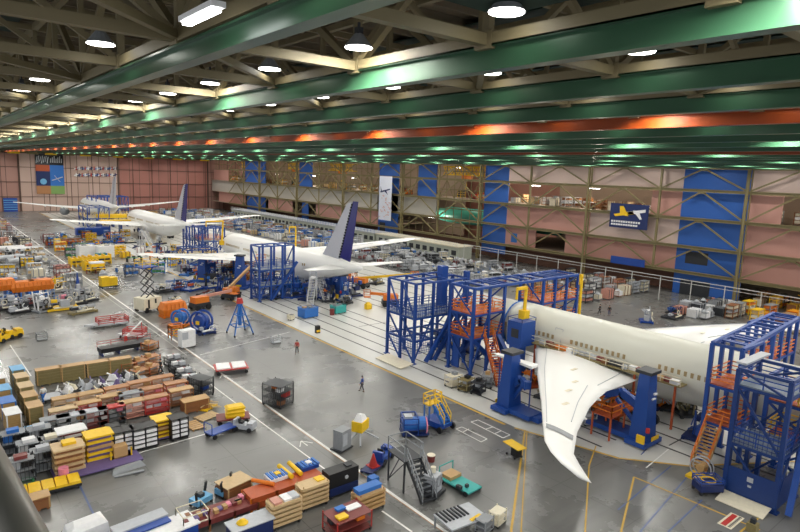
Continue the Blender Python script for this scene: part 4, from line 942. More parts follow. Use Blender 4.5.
# gray small frames on floor
for k, (px, py, c) in enumerate(((276, 343, 'silver'), (42, 340, 'grey'))):
    r = T('wire_cart', ['small silver wire cart near the person in red', 'small grey wire cage standing alone at the left'][k], 'cart', at(px, py)); G().rails([(-.6, -.4), (.6, -.4), (.6, .4), (-.6, .4)], .15, .8, .05, 3).build('frame', c, r); G().box(-.6, -.4, .12, .6, .4, .16).build('deck', c, r); wheels(r, .5, .35, .06)
# ---------------- red boat shaped frames, conveyor etc
def skid(lb, px, py, L, W, c, top, rz):
    r = T('frame_trailer', lb, 'frame', at(px, py), rz); g = G().poly([(-L/2, -W/2, .3), (L*.2, -W/2, .3), (L/2, 0, .3), (L*.2, W/2, .3), (-L/2, W/2, .3)], (0, 0, .18)); g.build('deck', top, r)
    g = G().rails([(-L/2, -W/2), (L*.2, -W/2), (L*.2, W/2), (-L/2, W/2)], .4, .8, .09, 3); [g.bar((-L/2+k*L*.7/6, -W/2, .45), (-L/2+(k+1)*L*.7/6, W/2, 1.2), .07) for k in range(6)]; g.build('frame', c, r); wheels(r, L*.3, W*.4, .2, 'wheel')
skid('red framed trailer with pointed white deck near the floor line', 106, 326, 5.6, 2, 'red', 'silver', pi+.0); skid('small red and white frame trailer beside the black conveyor', 131, 337, 3.6, 1.7, 'red', 'white', 2.5)
r = T('tow_bar', 'white tow bar propped on the small red trailer', 'bar', at(133, 337)); G().bar((-1.2, -1.2, .5), (1.5, 1.3, 1.7), .16).build('tube', 'white', r); G().cb(-1.2, -1.2, .3, .3, .3, .6).build('foot', 'red', r); G().cb(1.5, 1.3, .8, .1, .1, 1.6).build('leg', 'red', r)
r = T('conveyor', 'long black conveyor bench behind the olive crates', 'conveyor', at(127, 351), .1); G().box(-3.2, -.7, .45, 3.2, .7, .95).build('belt', 'black', r); g = G(); [g.box(x-.08, -.6, 0, x+.08, .6, .45) for x in (-3, -1.1, 1.1, 3)]; g.build('leg', 'navy', r); G().rails([(-3.2, .7), (3.2, .7)], .95, .6, .05, 2, False).build('side_rail', 'red', r)
for k, (px, py) in enumerate(((128, 371), (140, 368), (151, 364), (140, 378), (152, 374), (150, 350))):
    shelfcart('rust red tube frame cart behind the wooden racks, '+['leftmost of the back pair', 'in the middle of the group', 'beside the person in black', 'nearest of the group', 'lower right of the group', 'farthest of the group'][k], at(px, py), 1.7, 1.3, 1.0, 2, 'rust', 'copper', .1*k, [(0, 0, 1, .8, .6, .3, 'silver', 'tote'), (-.3, .2, 2, .5, .5, .3, 'tan', 'carton')])
# ---------------- bottom centre: long jig table and blue machines
ux = .0
def jig(lb, px, py, L, W, h, c, c2, rz=0):
    r = T('jig_table', lb, 'table', at(px, py), rz); G().box(-L/2, -W/2, h-.35, L/2, W/2, h).build('bed', c, r)
    g = G(); n = max(2, int(L/1.5))
    for k in range(n+1):
        for s in (-1, 1): g.box(-L/2+L*k/n-.07, s*W/2-.07 if s > 0 else -W/2, 0, -L/2+L*k/n+.07, s*W/2 if s > 0 else -W/2+.1, h)
    g.build('leg', c2, r); return r
r = jig('long rust orange jig bench carrying blue pallets and yellow tubes', 284, 497, 5.6, 1.5, 1.15, 'rust', 'orange', -.0)
G().box(-2.8, -.78, .3, 2.8, -.74, .8).build('side_panel', 'rust', r)
r = jig('long maroon and purple parts bench left of the rust orange one', 218, 521, 5.0, 1.6, .8, 'maroon', 'brown', 0)
for k in range(14): G().cb(-2.2+.33*k, R.uniform(-.5, .5), .9, .28, .4, R.uniform(.12, .35)).build('fixture', R.choice(['purple', 'brown', 'pink', 'maroon', 'tan']), r)
G().rails([(-2.5, -.8), (-.9, -.8), (-.9, .6), (-2.5, .6)], .3, 1.2, .05, 2).build('tube_frame', 'cream', r)
def on(px, py, z): return at(px, py, z)
for k, (px, py, c) in enumerate(((276, 476, 'midblue'), (307, 465, 'midblue'))):
    x, y, z = on(px, py, 1.3); r = T('parts_tray', 'blue and white tray of fittings on the rust bench, '+['left one', 'right one'][k], 'tray', (x, y, 1.153)); G().box(-.7, -.55, 0, .7, .55, .25).build('tray', 'white' if k == 0 else 'blue', r); g = G(); [g.box(-.6+.3*i, -.5, .25, -.42+.3*i, .5, .34) for i in range(5)]; g.build('divider', c, r); G().cb(.1, 0, .32, .4, .4, .16).build('fitting', 'yellow' if k == 0 else 'white', r)
for k, (a, b) in enumerate((((279, 466), (292, 477)), ((289, 463), (301, 474)))):
    p = on(*a, 1.35); q = on(*b, 1.35); o = G().tube((p[0], p[1], 1.37), (q[0], q[1], 1.37), .17, 12).build('yellow_tube', 'yellow'); tag(o, 'yellow padded tube lying across the rust bench, '+['left of two', 'right of two'][k], 'tube')
o = G().tube((-.8, .3, 0), (.8, -.3, 0), .14, 12).build('orange_tube', 'orange'); tag(o, 'orange tube on the left part of the rust bench', 'tube', None, None, (*on(263, 482, 1.3)[:2], 1.3), -.6)
crate('plywood topped brown crate behind the maroon bench', at(234, 492), 2.1, 1.5, .75, .2, 'brown', 'pine', 1)
def machine(lb, px, py, rz, c, s=1):
    r = T('fastening_machine', lb, 'machine', at(px, py), rz); G().box(-.9*s, -.6*s, .2, .9*s, .6*s, .8*s).build('body', c, r); G().bar((-.9*s, -.5*s, .8*s), (-1.0*s, -.5*s, 1.7*s), .12).bar((.9*s, .5*s, .8*s), (1.1*s, .5*s, 1.7*s), .12).bar((-1*s, -.5*s, 1.7*s), (-.7*s, -.3*s, 1.7*s), .1).bar((1.1*s, .5*s, 1.7*s), (.8*s, .3*s, 1.7*s), .1).build('clamp_arm', 'black', r)
    G().cb(0, 0, .95*s, .5*s, .5*s, .3).build('motor', 'dark', r); wheels(r, .8*s, .5*s, .12)
machine('light blue clamp machine left of the plywood crate, nearer one', 201, 504, .35, 'sky', .72); machine('light blue clamp machine leaning by the plywood crate front', 226, 494, .3, 'sky', .72)
r = T('workbench', 'blue workbench with white top at the bottom left beside the maroon bench', 'bench', at(168, 541), .1); G().box(-1.6, -.8, .2, 1.6, .8, .9).build('cabinet', 'blue', r); G().box(-1.7, -.9, .9, 1.7, .9, 1.0).build('bench_top', 'white', r)
r = T('workbench', 'blue cabinet with white drawers at the bottom edge left of the maroon bench', 'bench', at(143, 541), .1); G().box(-1.5, -.7, .1, 1.5, .8, 1.1).build('cabinet', 'blue', r); G().box(-1.6, -.1, 1.1, 1.6, .9, 1.2).build('bench_top', 'silver', r)
for k in range(4): G().box(-1.45+.72*k, -.76, .6, -.8+.72*k, -.7, 1.0).build('drawer', 'white', r)
r = T('white_cover', 'white draped cover at the bottom edge by the blue floor line', 'cover', at(86, 534)); G().loft([[(-1.2, -1, 0), (1.2, -1, 0), (1.2, .9, 0), (-1.2, .9, 0)], [(-1.1, -.9, .7), (1.1, -.9, .9), (1, .8, .8), (-1, .8, .6)], [(-.7, -.5, .95), (.8, -.5, 1.1), (.7, .4, 1.0), (-.6, .4, .9)]]).build('sheet', 'white', r)
# tan shelf carts
def tanstack(lb, px, py, w, d, n, rz, c='pine', fc='wood', top=None):
    x, y, _ = at(px, py); r = T('tray_cart', lb, 'cart', (x, y, 0), rz)
    for k in range(n):
        z = .25+.32*k; G().poly([(-w/2, -d/2+.1, z), (-w/2+.1, -d/2, z), (w/2-.1, -d/2, z), (w/2, -d/2+.1, z), (w/2, d/2-.1, z), (w/2-.1, d/2, z), (-w/2+.1, d/2, z), (-w/2, d/2-.1, z)], (0, 0, .18)).build('tray', c, r)
    g = G(); [g.bar((sx*w*.42, sy*d*.42, .1), (sx*w*.42, sy*d*.42, .25+.32*n), .05) for sx in (-1, 1) for sy in (-1, 1)]; g.build('post', fc, r); wheels(r, w*.4, d*.4, .1); return r, .25+.32*(n-1)+.18
r, z = tanstack('tan tray cart of five trays holding parcels, nearer of two by the rust bench', 284, 523, 2.2, 1.1, 5, -.02)
for k, (dx, c, nm) in enumerate(((-.6, 'salmon', 'parcel'), (.1, 'white', 'carton'), (.65, 'silver', 'tote'))): x, y, _ = at(284, 523); tag(G().box(-.28, -.4, 0, .28, .4, .14).build(nm, c), '%s %s on top of the nearer tan tray cart' % (c, nm), nm, None, None, (x+dx, y, z+.002))
r, z = tanstack('tan tray cart of five empty trays, farther of two by the rust bench', 312, 505, 2.2, 1.1, 5, -.02)
tag(G().box(-.3, -.3, 0, .3, .3, .08).build('paper_pad', 'yellow'), 'pale yellow pad on the farther tan tray cart', 'pad', None, None, (at(312, 505)[0]+.6, at(312, 505)[1]+.1, z+.002))
r = T('tool_cabinet', 'black tool cabinet standing between tan tray cart and orange floor line', 'cabinet', at(340, 492), .0); G().box(-1.25, -.5, .2, 1.25, .5, 1.9).build('body', 'black', r); G().box(-1.2, -.56, .25, 1.2, -.5, .8).build('drawer', 'navy', r); G().tube((.2, -.55, 1.35), (.2, -.5, 1.35), .14, 12).build('emblem', 'silver', r); wheels(r, 1.1, .45)
G().cb(.6, 0, 1.95, .4, .5, .1).build('lid_tray', 'dark', r)
r, z = tanstack('tan shelf cart with blue box on top at the bottom right of the benches', 368, 509, 2.3, 1.1, 4, 0, 'tan', 'brown'); x, y, _ = at(368, 509)
tag(G().box(-.95, -.32, 0, .95, .32, .3).box(-.98, -.35, .24, .98, .35, .315).build('blue_case', 'midblue'), 'long blue case lying on the tan shelf cart', 'case', None, None, (x, y+.1, z+.002))
shelfcart('red tube cart full of tools at the bottom edge beside tan shelf cart', at(347, 530), 2.7, 1.8, 1.3, 2, 'red', 'maroon', .0, [(-.5, -.4, 2, .7, .5, .12, 'yellow', 'tray'), (.4, .2, 2, 1, .5, .08, 'white', 'tray'), (-.2, .5, 2, .6, .4, .15, 'midblue', 'tote'), (-.7, .3, 1, .5, .5, .3, 'dark', 'tote'), (.5, -.4, 1, .6, .5, .3, 'orange', 'tote')])
r = T('steel_desk', 'navy cabinet with grey top and yellow hat at the bottom edge', 'desk', at(250, 538)); G().box(-1.3, -.6, .1, 1.3, .6, 1.15).build('cabinet', 'navy', r); G().box(-1.4, -.7, 1.15, 1.4, .7, 1.22).build('desk_top', 'silver', r)
tag(G().loft([[(rr*cos(2*pi*i/14), rr*sin(2*pi*i/14), z) for i in range(14)] for z, rr in ((0, .36), (.05, .36), (.08, .24), (.22, .17), (.28, .05))]).build('yellow_hat', 'yellow', None, True), 'yellow hard hat like item on the navy cabinet top', 'hat', None, None, (at(250, 538)[0]-.5, at(250, 538)[1], 1.223))
r = T('chair', 'black swivel chair by the maroon bench', 'chair', at(240, 516)); G().tube((0, 0, .48), (0, 0, .55), .3, 12).build('seat', 'black', r); G().box(-.25, .25, .6, .25, .3, 1.1).build('backrest', 'black', r); g = G().tube((0, 0, .1), (0, 0, .5), .04); [g.bar((0, 0, .12), (.35*cos(a), .35*sin(a), .05), .05) for a in (0, 1.26, 2.5, 3.8, 5)]; g.build('base', 'grey', r)
# --- mid floor
r = T('machine_cabinet', 'grey steel machine cabinet left of the yellow drilling unit', 'machine', at(342, 449), .3); r.scale = (.8, .8, .85); G().box(-.75, -.6, .2, .75, .6, 2.1).build('body', 'grey', r); G().box(-1, -.7, .08, 1, .8, .2).build('base', 'dark', r); G().box(-.6, -.63, .6, .1, -.6, 1.8).build('door', 'silver', r)
r = T('drilling_unit', 'yellow drilling unit with white hood and sprawling steel legs', 'machine', at(360, 438), .5); G().box(-.7, -.5, .8, .7, .5, 1.7).build('body', 'yellow', r); G().loft([[(-.6, -.4, 1.7), (.5, -.4, 1.7), (.5, .4, 1.7), (-.6, .4, 1.7)], [(-.3, -.2, 2.3), (.4, -.2, 2.1), (.4, .2, 2.1), (-.3, .2, 2.3)]]).build('hood', 'white', r)
for a in (0, 1.1, 2.3, 3.5, 5): G().bar((0, 0, .8), (1.7*cos(a), 1.2*sin(a)-.4, .08), .13).build('leg', 'silver', r)
r = T('blue_roller_frame', 'round blue machine with pink hoop and open frame on the bare floor', 'machine', at(414, 434), -.5); G().rails([(-1.1, -.8), (.2, -.8), (.2, .8), (-1.1, .8)], .25, 1.5, .09, 3).build('frame', 'blue', r); G().tube((-1, 0, 1), (1, 0, 1), .6, 16).build('drum', 'midblue', r); G().ring((1.0, -.1, .85), .7, .07, 'x', 22).build('hoop', 'pink', r); G().box(-1.2, -.8, .15, 1.2, .8, .3).build('base', 'navy', r); wheels(r, 1, .7, .14); G().cb(-.6, 0, 1.7, .7, .7, .2).build('hood', 'silver', r)
r = T('platform_lift', 'blue platform lift with yellow guard rails and ladder', 'lift', at(437, 427), .1); G().box(-.8, -1.1, .3, .8, 1.1, .8).build('base', 'blue', r); stairs('ladder', (0, -1.2), (0, .2), .6, 2.2, .9, 'midblue', 'yellow', r); G().rails([(-.8, .3), (.8, .3), (.8, 1.1), (-.8, 1.1)], 2.2, .9, .07, 2).box(-.8, .3, 2.1, .8, 1.1, 2.2).build('basket', 'yellow', r)
g = G(); [g.box(sx*.7-.05, y-.05, .8, sx*.7+.05, y+.05, 2.2) for sx in (-1, 1) for y in (.4, 1.0)]; g.build('post', 'midblue', r)
for x in (-.9, .9):
    for y in (-1.1, 1.1): G().tube((x-.1, y, .3), (x+.1, y, .3), .3, 10).build('wheel', 'black', r)
tug('dark blue tug with seat in front of the grey stair platform', 383, 460, .45, 'blue', 'black', .8)
r = flatcart('low dark blue sledge in front of the dark blue tug', at(373, 470), 2.2, 1.1, 'navy', .45, False, .35, 'trailer'); tag(G().tube((0, 0, 0), (0, 0, 1.0), .36, 12, .06).box(-.4, -.4, 0, .4, .4, .06).build('traffic_cone', 'red'), 'bright red cone standing on the dark blue sledge', 'cone', None, None, (*at(373, 470)[:2], .352))
tag(G().box(-.35, -.3, 0, .35, .3, .45).build('blue_bin', 'midblue'), 'small blue bin on the floor before the red cone', 'bin', None, None, at(373, 482))
# grey stair platform
r = T('stair_platform', 'dark grey metal stair platform with handrails on the open floor', 'stairs', at(404, 484), -pi/2-.1)
G().box(-1.1, -.8, 2.35, 1.1, .8, 2.45).build('deck', 'dark', r)
for sx in (-1.05, 1.05):
    for sy in (-.75, .75): G().cb(sx, sy, 1.2, .1, .1, 2.4).build('post', 'dark', r)
stairs('stair', (3.2, 0), (1.1, 0), .2, 2.4, 1.2, 'dark', 'grey', r); G().rails([(-1.1, .8), (-1.1, -.8), (1.1, -.8)], 2.45, 1.1, .06, 2, False).rails([(-1.1, .8), (1.1, .8)], 2.45, 1.1, .06, 2, False).build('guard_rail', 'grey', r); g = G(); g.bar((-1.05, -.75, .1), (1.05, -.75, 2.3), .06).bar((-1.05, -.75, .1), (-1.05, .75, 2.3), .06); g.build('brace', 'dark', r)
r = T('pump_unit', 'grey pump machine at the foot of the grey stairs', 'machine', at(432, 494), .3); G().box(-.8, -.7, .1, .8, .7, .35).build('base', 'dark', r); G().box(-.55, -.5, .35, .5, .5, 1.6).build('body', 'silver', r); G().ring((0, -.55, 1.2), .35, .08, 'y', 14).build('hose', 'grey', r); G().tube((.2, .1, 1.6), (.2, .1, 2), .2, 10).build('motor', 'cream', r); G().bar((-.8, .5, .3), (-.8, .5, 1.5), .07).bar((-.8, -.5, .3), (-.8, -.5, 1.5), .07).bar((-.8, -.5, 1.5), (-.8, .5, 1.5), .07).build('handle', 'grey', r)
tag(G().tube((0, 0, 0), (0, 0, .5), .3, 14, .33).mi(1).tube((0, 0, .5), (0, 0, .56), .34, 14).build('waste_drum', ['maroon', 'cream']), 'small dark red drum standing alone on the floor', 'drum', None, None, at(431, 461))
flatcart('teal flat cart with end rails beside a plywood box', at(460, 487), 2.9, 1.5, 'teal', -1.5, True, .4); tag(G().box(-.6, -.5, 0, .6, .5, .25).build('plywood_box', 'tan'), 'tan plywood box at the end of the teal flat cart', 'box', None, None, (*at(451, 476, .4)[:2], .405), .07)
r = T('parts_heap', 'small heap of dark parts lying on the teal flat cart', 'heap', (*at(462, 487, .4)[:2], .402)); [G().cb(R.uniform(-.4, .4), R.uniform(-.3, .3), .12, .25, .2, .24).build('part_block', 'dark', r) for k in range(4)]
r = T('steel_table', 'steel roller table with yellow strap at the bottom edge', 'table', at(460, 528), -.1); G().box(-1.5, -1, .8, 1.5, 1, .9).build('table_top', 'silver', r); g = G(); [g.tube((-1.3+.3*k, -.2, .95), (-1.3+.3*k, .95, .95), .07, 8) for k in range(7)]; g.build('roller', 'dark', r); G().bar((.2, -.8, .93), (1.2, -.6, .93), .25, .06).build('strap', 'yellow', r)
for sx in (-1.4, 1.4):
    for sy in (-.9, .9): G().cb(sx, sy, .4, .1, .1, .8).build('leg', 'grey', r)
r = T('yellow_table', 'small yellow topped table beside the yellow floor line', 'table', at(514, 456), -.15); G().box(-.48, -.95, .95, .48, .95, 1.02).build('table_top', 'yellow', r); G().box(-.3, -.6, .15, .3, .1, .95).build('pedestal', 'black', r); wheels(r, .35, .5, .1)
for k, (px, py, c) in enumerate(((497, 524, 'cream'), (484, 532, 'grey'))): shelfcart(['cream', 'grey'][k]+' shelf trolley at the bottom edge right of the steel table', at(px, py), 1.1, .8, 1.0, 2, c, c, .2)
# slab-side things on the white bay
def bigbox(lb, px, py, w, d, h, c, top, rz=0, nm='parts_bin_box'):
    x, y, _ = at(px, py); r = T(nm, lb, 'container', (x, y, 0), rz); g = G().box(-w/2, -d/2, .15, w/2, d/2, h); g.build('tub', c, r); G().rails([(-w/2, -d/2), (w/2, -d/2), (w/2, d/2), (-w/2, d/2)], h, .12, .08, 1).build('rim', c, r)
    for k in range(4): G().cb(R.uniform(-w*.3, w*.3), R.uniform(-d*.3, d*.3), h+.12, w*.25, d*.25, .24).build('scrap', top if k % 2 else 'grey', r)
    wheels(r, w/2-.15, d/2-.15, .08)
bigbox('blue scrap container on the white bay floor beneath the middle tail', 308, 317, 2.6, 1.9, 1.5, 'midblue', 'tan', .1); bigbox('teal bin container right of the blue scrap container', 338, 313, 2.2, 1.5, 1.2, 'teal', 'grey', .1)
bigbox('small beige parts cart left of the blue scrap container', 291, 320, .9, .8, .7, 'cream', 'grey', .3)
tag(G().tube((0, 0, 0), (0, 0, 1.0), .38, 14).build('oil_drum', 'maroon'), 'dark red drum beside the teal bin container', 'drum', None, None, at(332, 315)); tag(G().box(-.3, -.25, 0, .3, .25, 1.1).mi(1).box(-.3, -.27, .2, .3, -.25, .5).build('bollard_bin', ['black', 'yellow']), 'black and yellow waste bin alone on the white bay floor', 'bin', None, None, at(317.5, 333)); tag(G().box(-.5, -.4, 0, .5, .4, .8).loft([[(-.5, -.4, .8), (.5, -.4, .8), (.5, .4, .8), (-.5, .4, .8)], [(-.2, -.1, 1.2), (.2, -.1, 1.2), (.2, .1, 1.2), (-.2, .1, 1.2)]]).build('wet_floor_stand', 'yellow'), 'yellow stand on the white bay behind the nose tower', 'stand', None, None, at(368, 309))
for k, (px, py, c, lb) in enumerate(((453, 386, 'cream', 'white cabinet cart at the edge of the white bay below the orange stairs'), (466, 390, 'olive', 'olive machine cart at the edge of the white bay'), (478, 393, 'dark', 'dark tool cart left of the left wing jack'), (487, 386, 'grey', 'grey cart behind the left wing jack'), (566, 409, 'olive', 'olive tool cart under the white wing'), (587, 423, 'silver', 'silver tool cart under the white wing near the right jack'), (600, 412, 'orange', 'orange work stand under the white wing trailing edge'), (648, 397, 'dark', 'dark cart beneath the nearest airplane belly'))):
    shelfcart(lb, at(px, py), 1.6, 1.2, 1.3, 2, c, c, .2*k, [(0, 0, 1, .7, .5, .3, R.choice(['white', 'silver']), 'tote'), (.2, 0, 2, .5, .5, .3, R.choice(['tan', 'grey', 'black']), 'carton')])
r = T('tool_stand', 'orange railed work stand under the white wing flap', 'stand', (48.6, 27.2, 0)); G().box(-2.4, -1, 2.1, 2.4, 1, 2.2).build('platform', 'rust', r); G().rails([(-2.4, -1), (2.4, -1), (2.4, 1), (-2.4, 1)], 2.2, 1, .08, 2).build('guard_rail', 'orange', r); g = G(); [g.cb(sx, sy, 1.05, .14, .14, 2.1) for sx in (-2.3, 0, 2.3) for sy in (-.9, .9)]; g.build('leg', 'rust', r)
# small blue pump cart & sign near the right tower
r = T('pump_cart', 'low dark blue equipment cart with yellow hose by the right tower ramp', 'cart', at(707, 492), -.6); G().box(-.9, -.6, .3, .9, .6, .8).build('tub', 'navy', r); G().rails([(-.9, -.6), (.9, -.6), (.9, .6), (-.9, .6)], .8, .4, .06, 2).build('frame', 'blue', r); wheels(r, .8, .5, .16); G().ring((0, 0, 1.0), .5, .04, 'z', 18).build('hose', 'yellow', r)
r = T('hose_reel', 'pale hose reel on yellow base beside the blue equipment cart', 'reel', at(699, 480)); G().ring((0, 0, 1), .8, .05, 'x', 20).ring((.5, 0, 1), .8, .05, 'x', 20).build('reel', 'silver', r); G().box(-.4, -.9, .0, .9, .9, .2).build('base', 'yellow', r); G().tube((-.1, 0, 1), (.6, 0, 1), .3, 12).build('hose', 'tan', r)
r = T('floor_sign', 'flat notice plate with red band lying before the tower ramp', 'sign', (*at(731, 521)[:2], .012), -.0); G().box(-1.1, -.45, 0, 1.1, .45, .02).build('plate', 'cream', r); G().box(-1.0, -.05, .02, 1.0, .3, .025).build('band', 'red', r); g = G(); [g.box(-.95+.2*k, -.33, .02, -.82+.2*k, -.15, .025) for k in range(10)]; g.build('lettering', 'dark', r)
tag(G().box(-.3, -.3, 0, .3, .3, .6).mi(1).box(-.15, -.15, .6, .15, .15, .9).build('charger_unit', ['olive', 'dark']), 'olive machine box at the bottom corner beside the tower ramp', 'machine', None, None, at(752, 531))

# ------------------------------------------------------------------ left middle machinery
def container(lb, px, py, L, d, h, c, rz=0, z0=1.2, rc='midblue'):
    r = T('cargo_bin', lb, 'container', at(px, py), rz); G().loft([[(-L/2+.2, -d/2+.2, z0), (L/2-.2, -d/2+.2, z0), (L/2-.2, d/2-.2, z0), (-L/2+.2, d/2-.2, z0)], [(-L/2, -d/2, z0+h*.5), (L/2, -d/2, z0+h*.5), (L/2, d/2, z0+h*.5), (-L/2, d/2, z0+h*.5)], [(-L/2+.3, -d/2+.3, z0+h), (L/2-.3, -d/2+.3, z0+h), (L/2-.3, d/2-.3, z0+h), (-L/2+.3, d/2-.3, z0+h)]]).build('shell', c, r)
    g = G(); [g.box(x-.1, -d/2, 0, x+.1, d/2, z0) for x in (-L*.45, -L*.15, L*.15, L*.45)]; g.bar((-L*.45, -d/2, .2), (L*.45, -d/2, z0), .12); g.build('stand', rc, r); g = G(); [g.box(-L/2+L*k/6-.05, -d/2-.05, z0+.2, -L/2+L*k/6+.05, -d/2+.1, z0+h-.2) for k in range(1, 6)]; g.build('rib', c, r)
container('orange rounded cover on blue stand, left of two side by side', 24, 300, 3.8, 2.2, 1.7, 'orange', .1, 1.5); container('orange rounded cover on blue stand, right of two side by side', 41, 298, 3.8, 2.2, 1.7, 'orange', .1, 1.5)
container('dark orange cover at the left picture edge', 2, 302, 4, 2.4, 1.8, 'orange', .1, 2.0)
container('orange engine cover box left of the blue wheel cradle', 173, 316, 3.8, 2, 2.0, 'orange', .1, .3, 'orange')
tug('yellow tug at the left picture edge with cab', 3, 341, .9, 'yellow'); tug('small yellow tug behind the tug at the left edge', 11, 338, .3, 'yellow')
r = T('yellow_tank_cart', 'yellow double tank unit standing alone on the open floor', 'machine', at(108, 288), .1); G().box(-1.3, -.8, .5, .1, .8, 2.2).build('tank', 'yellow', r); G().box(.2, -.7, .4, 1.5, .7, 2).build('tank', 'yellow', r); wheels(r, 1.2, .7, .25, 'wheel'); G().box(-1.5, -.8, .3, 1.7, .8, .5).build('chassis', 'dark', r)
r = T('yellow_tank_cart', 'yellow tank unit with white top behind the lone yellow one', 'machine', at(97, 272), .1); G().box(-1.3, -.9, .4, 1.3, .9, 1.9).build('tank', 'yellow', r); G().box(-1.3, -.9, 1.9, 1.3, .9, 2.2).build('lid', 'white', r); G().box(-1.3, -.95, .6, 1.3, -.9, 1.2).build('panel', 'maroon', r); wheels(r, 1.2, .8, .2, 'wheel')
# blue cradle wheels
def cradle(lb, px, py, s, c, c2):
    r = T('turning_cradle', lb, 'cradle', at(px, py), .6); G().ring((0, 0, 1.6*s), 1.35*s, .16, 'x', 24).build('wheel_ring', c, r); G().ring((1.2, 0, 1.6*s), 1.35*s, .16, 'x', 24).build('wheel_ring', c, r); G().tube((-.1, 0, 1.6*s), (1.3, 0, 1.6*s), .9*s, 18).build('drum', c, r); G().box(-.8, -1.4*s, .1, 2, 1.4*s, .35).build('base', c2, r); G().cb(-.3, 0, 1.5*s, .15, .5, .5).build('hub', 'yellow', r); wheels(r, .9, 1.2*s, .12)
cradle('large blue turning wheel cradle beside the white cabinet', 199, 333, 1, 'blue', 'blue'); cradle('blue and white cradle on orange legs left of the large blue wheel', 178, 327, .8, 'midblue', 'orange')
r = T('white_cabinet', 'tall white cabinet cart at the floor line before the blue wheel', 'cabinet', at(187, 347), .1); G().box(-.9, -.6, .15, .9, .6, 2.3).build('body', 'white', r); G().box(-.85, -.65, 1.2, -.1, -.6, 2.1).build('door', 'silver', r); wheels(r, .8, .5)
r = T('slant_frame', 'orange frame with hose between the two cradles', 'frame', at(176, 339)); G().rails([(-.8, -.6), (.8, -.6), (.8, .6), (-.8, .6)], .1, 1.9, .1, 3).build('frame', 'orange', r); G().ring((0, -.6, 1.0), .5, .06, 'y', 16).build('hose', 'yellow', r)
# cluster of complex machines: many fixtures
def fixture(lb, p, s, c1, c2, c3, seed, rz=0):
    q = random.Random(seed); r = T('assembly_fixture', lb, 'machine', (p[0], p[1], 0), rz); w, d, h = s
    g = G(); g.box(-w/2, -d/2, .1, w/2, d/2, .35); [g.cb(sx*w*.45, sy*d*.45, .05, .3, .3, .1) for sx in (-1, 1) for sy in (-1, 1)]; g.build('base', c1, r)
    g = G()
    for k in range(5): x = q.uniform(-w*.4, w*.4); y = q.uniform(-d*.4, d*.4); g.bar((x, y, .3), (x+q.uniform(-.5, .5), y+q.uniform(-.4, .4), h*q.uniform(.6, 1)), .12)
    for k in range(4): z = h*q.uniform(.4, .9); g.bar((-w*.42, q.uniform(-d*.4, d*.4), z), (w*.42, q.uniform(-d*.4, d*.4), z), .1)
    g.build('frame', c2, r)
    for k in range(5): sx, sy, sz = q.uniform(.3, .28*w+.3), q.uniform(.3, .28*d+.3), q.uniform(.25, .3*h); G().cb(q.uniform(-w*.35, w*.35), q.uniform(-d*.35, d*.35), q.uniform(.35+sz/2, h*.75), sx, sy, sz).build('housing', [c3, c2, c1, 'silver', 'dark'][k], r)
    g = G(); x = q.uniform(-w*.3, w*.3); g.ring((x, -d*.4, h*.5), .35, .07, 'y', 14); g.tube((-w*.3, -d*.45, .5), (w*.3, -d*.45, .6), .14, 8); g.build('hose', q.choice(['black', c3, 'cream']), r); return r
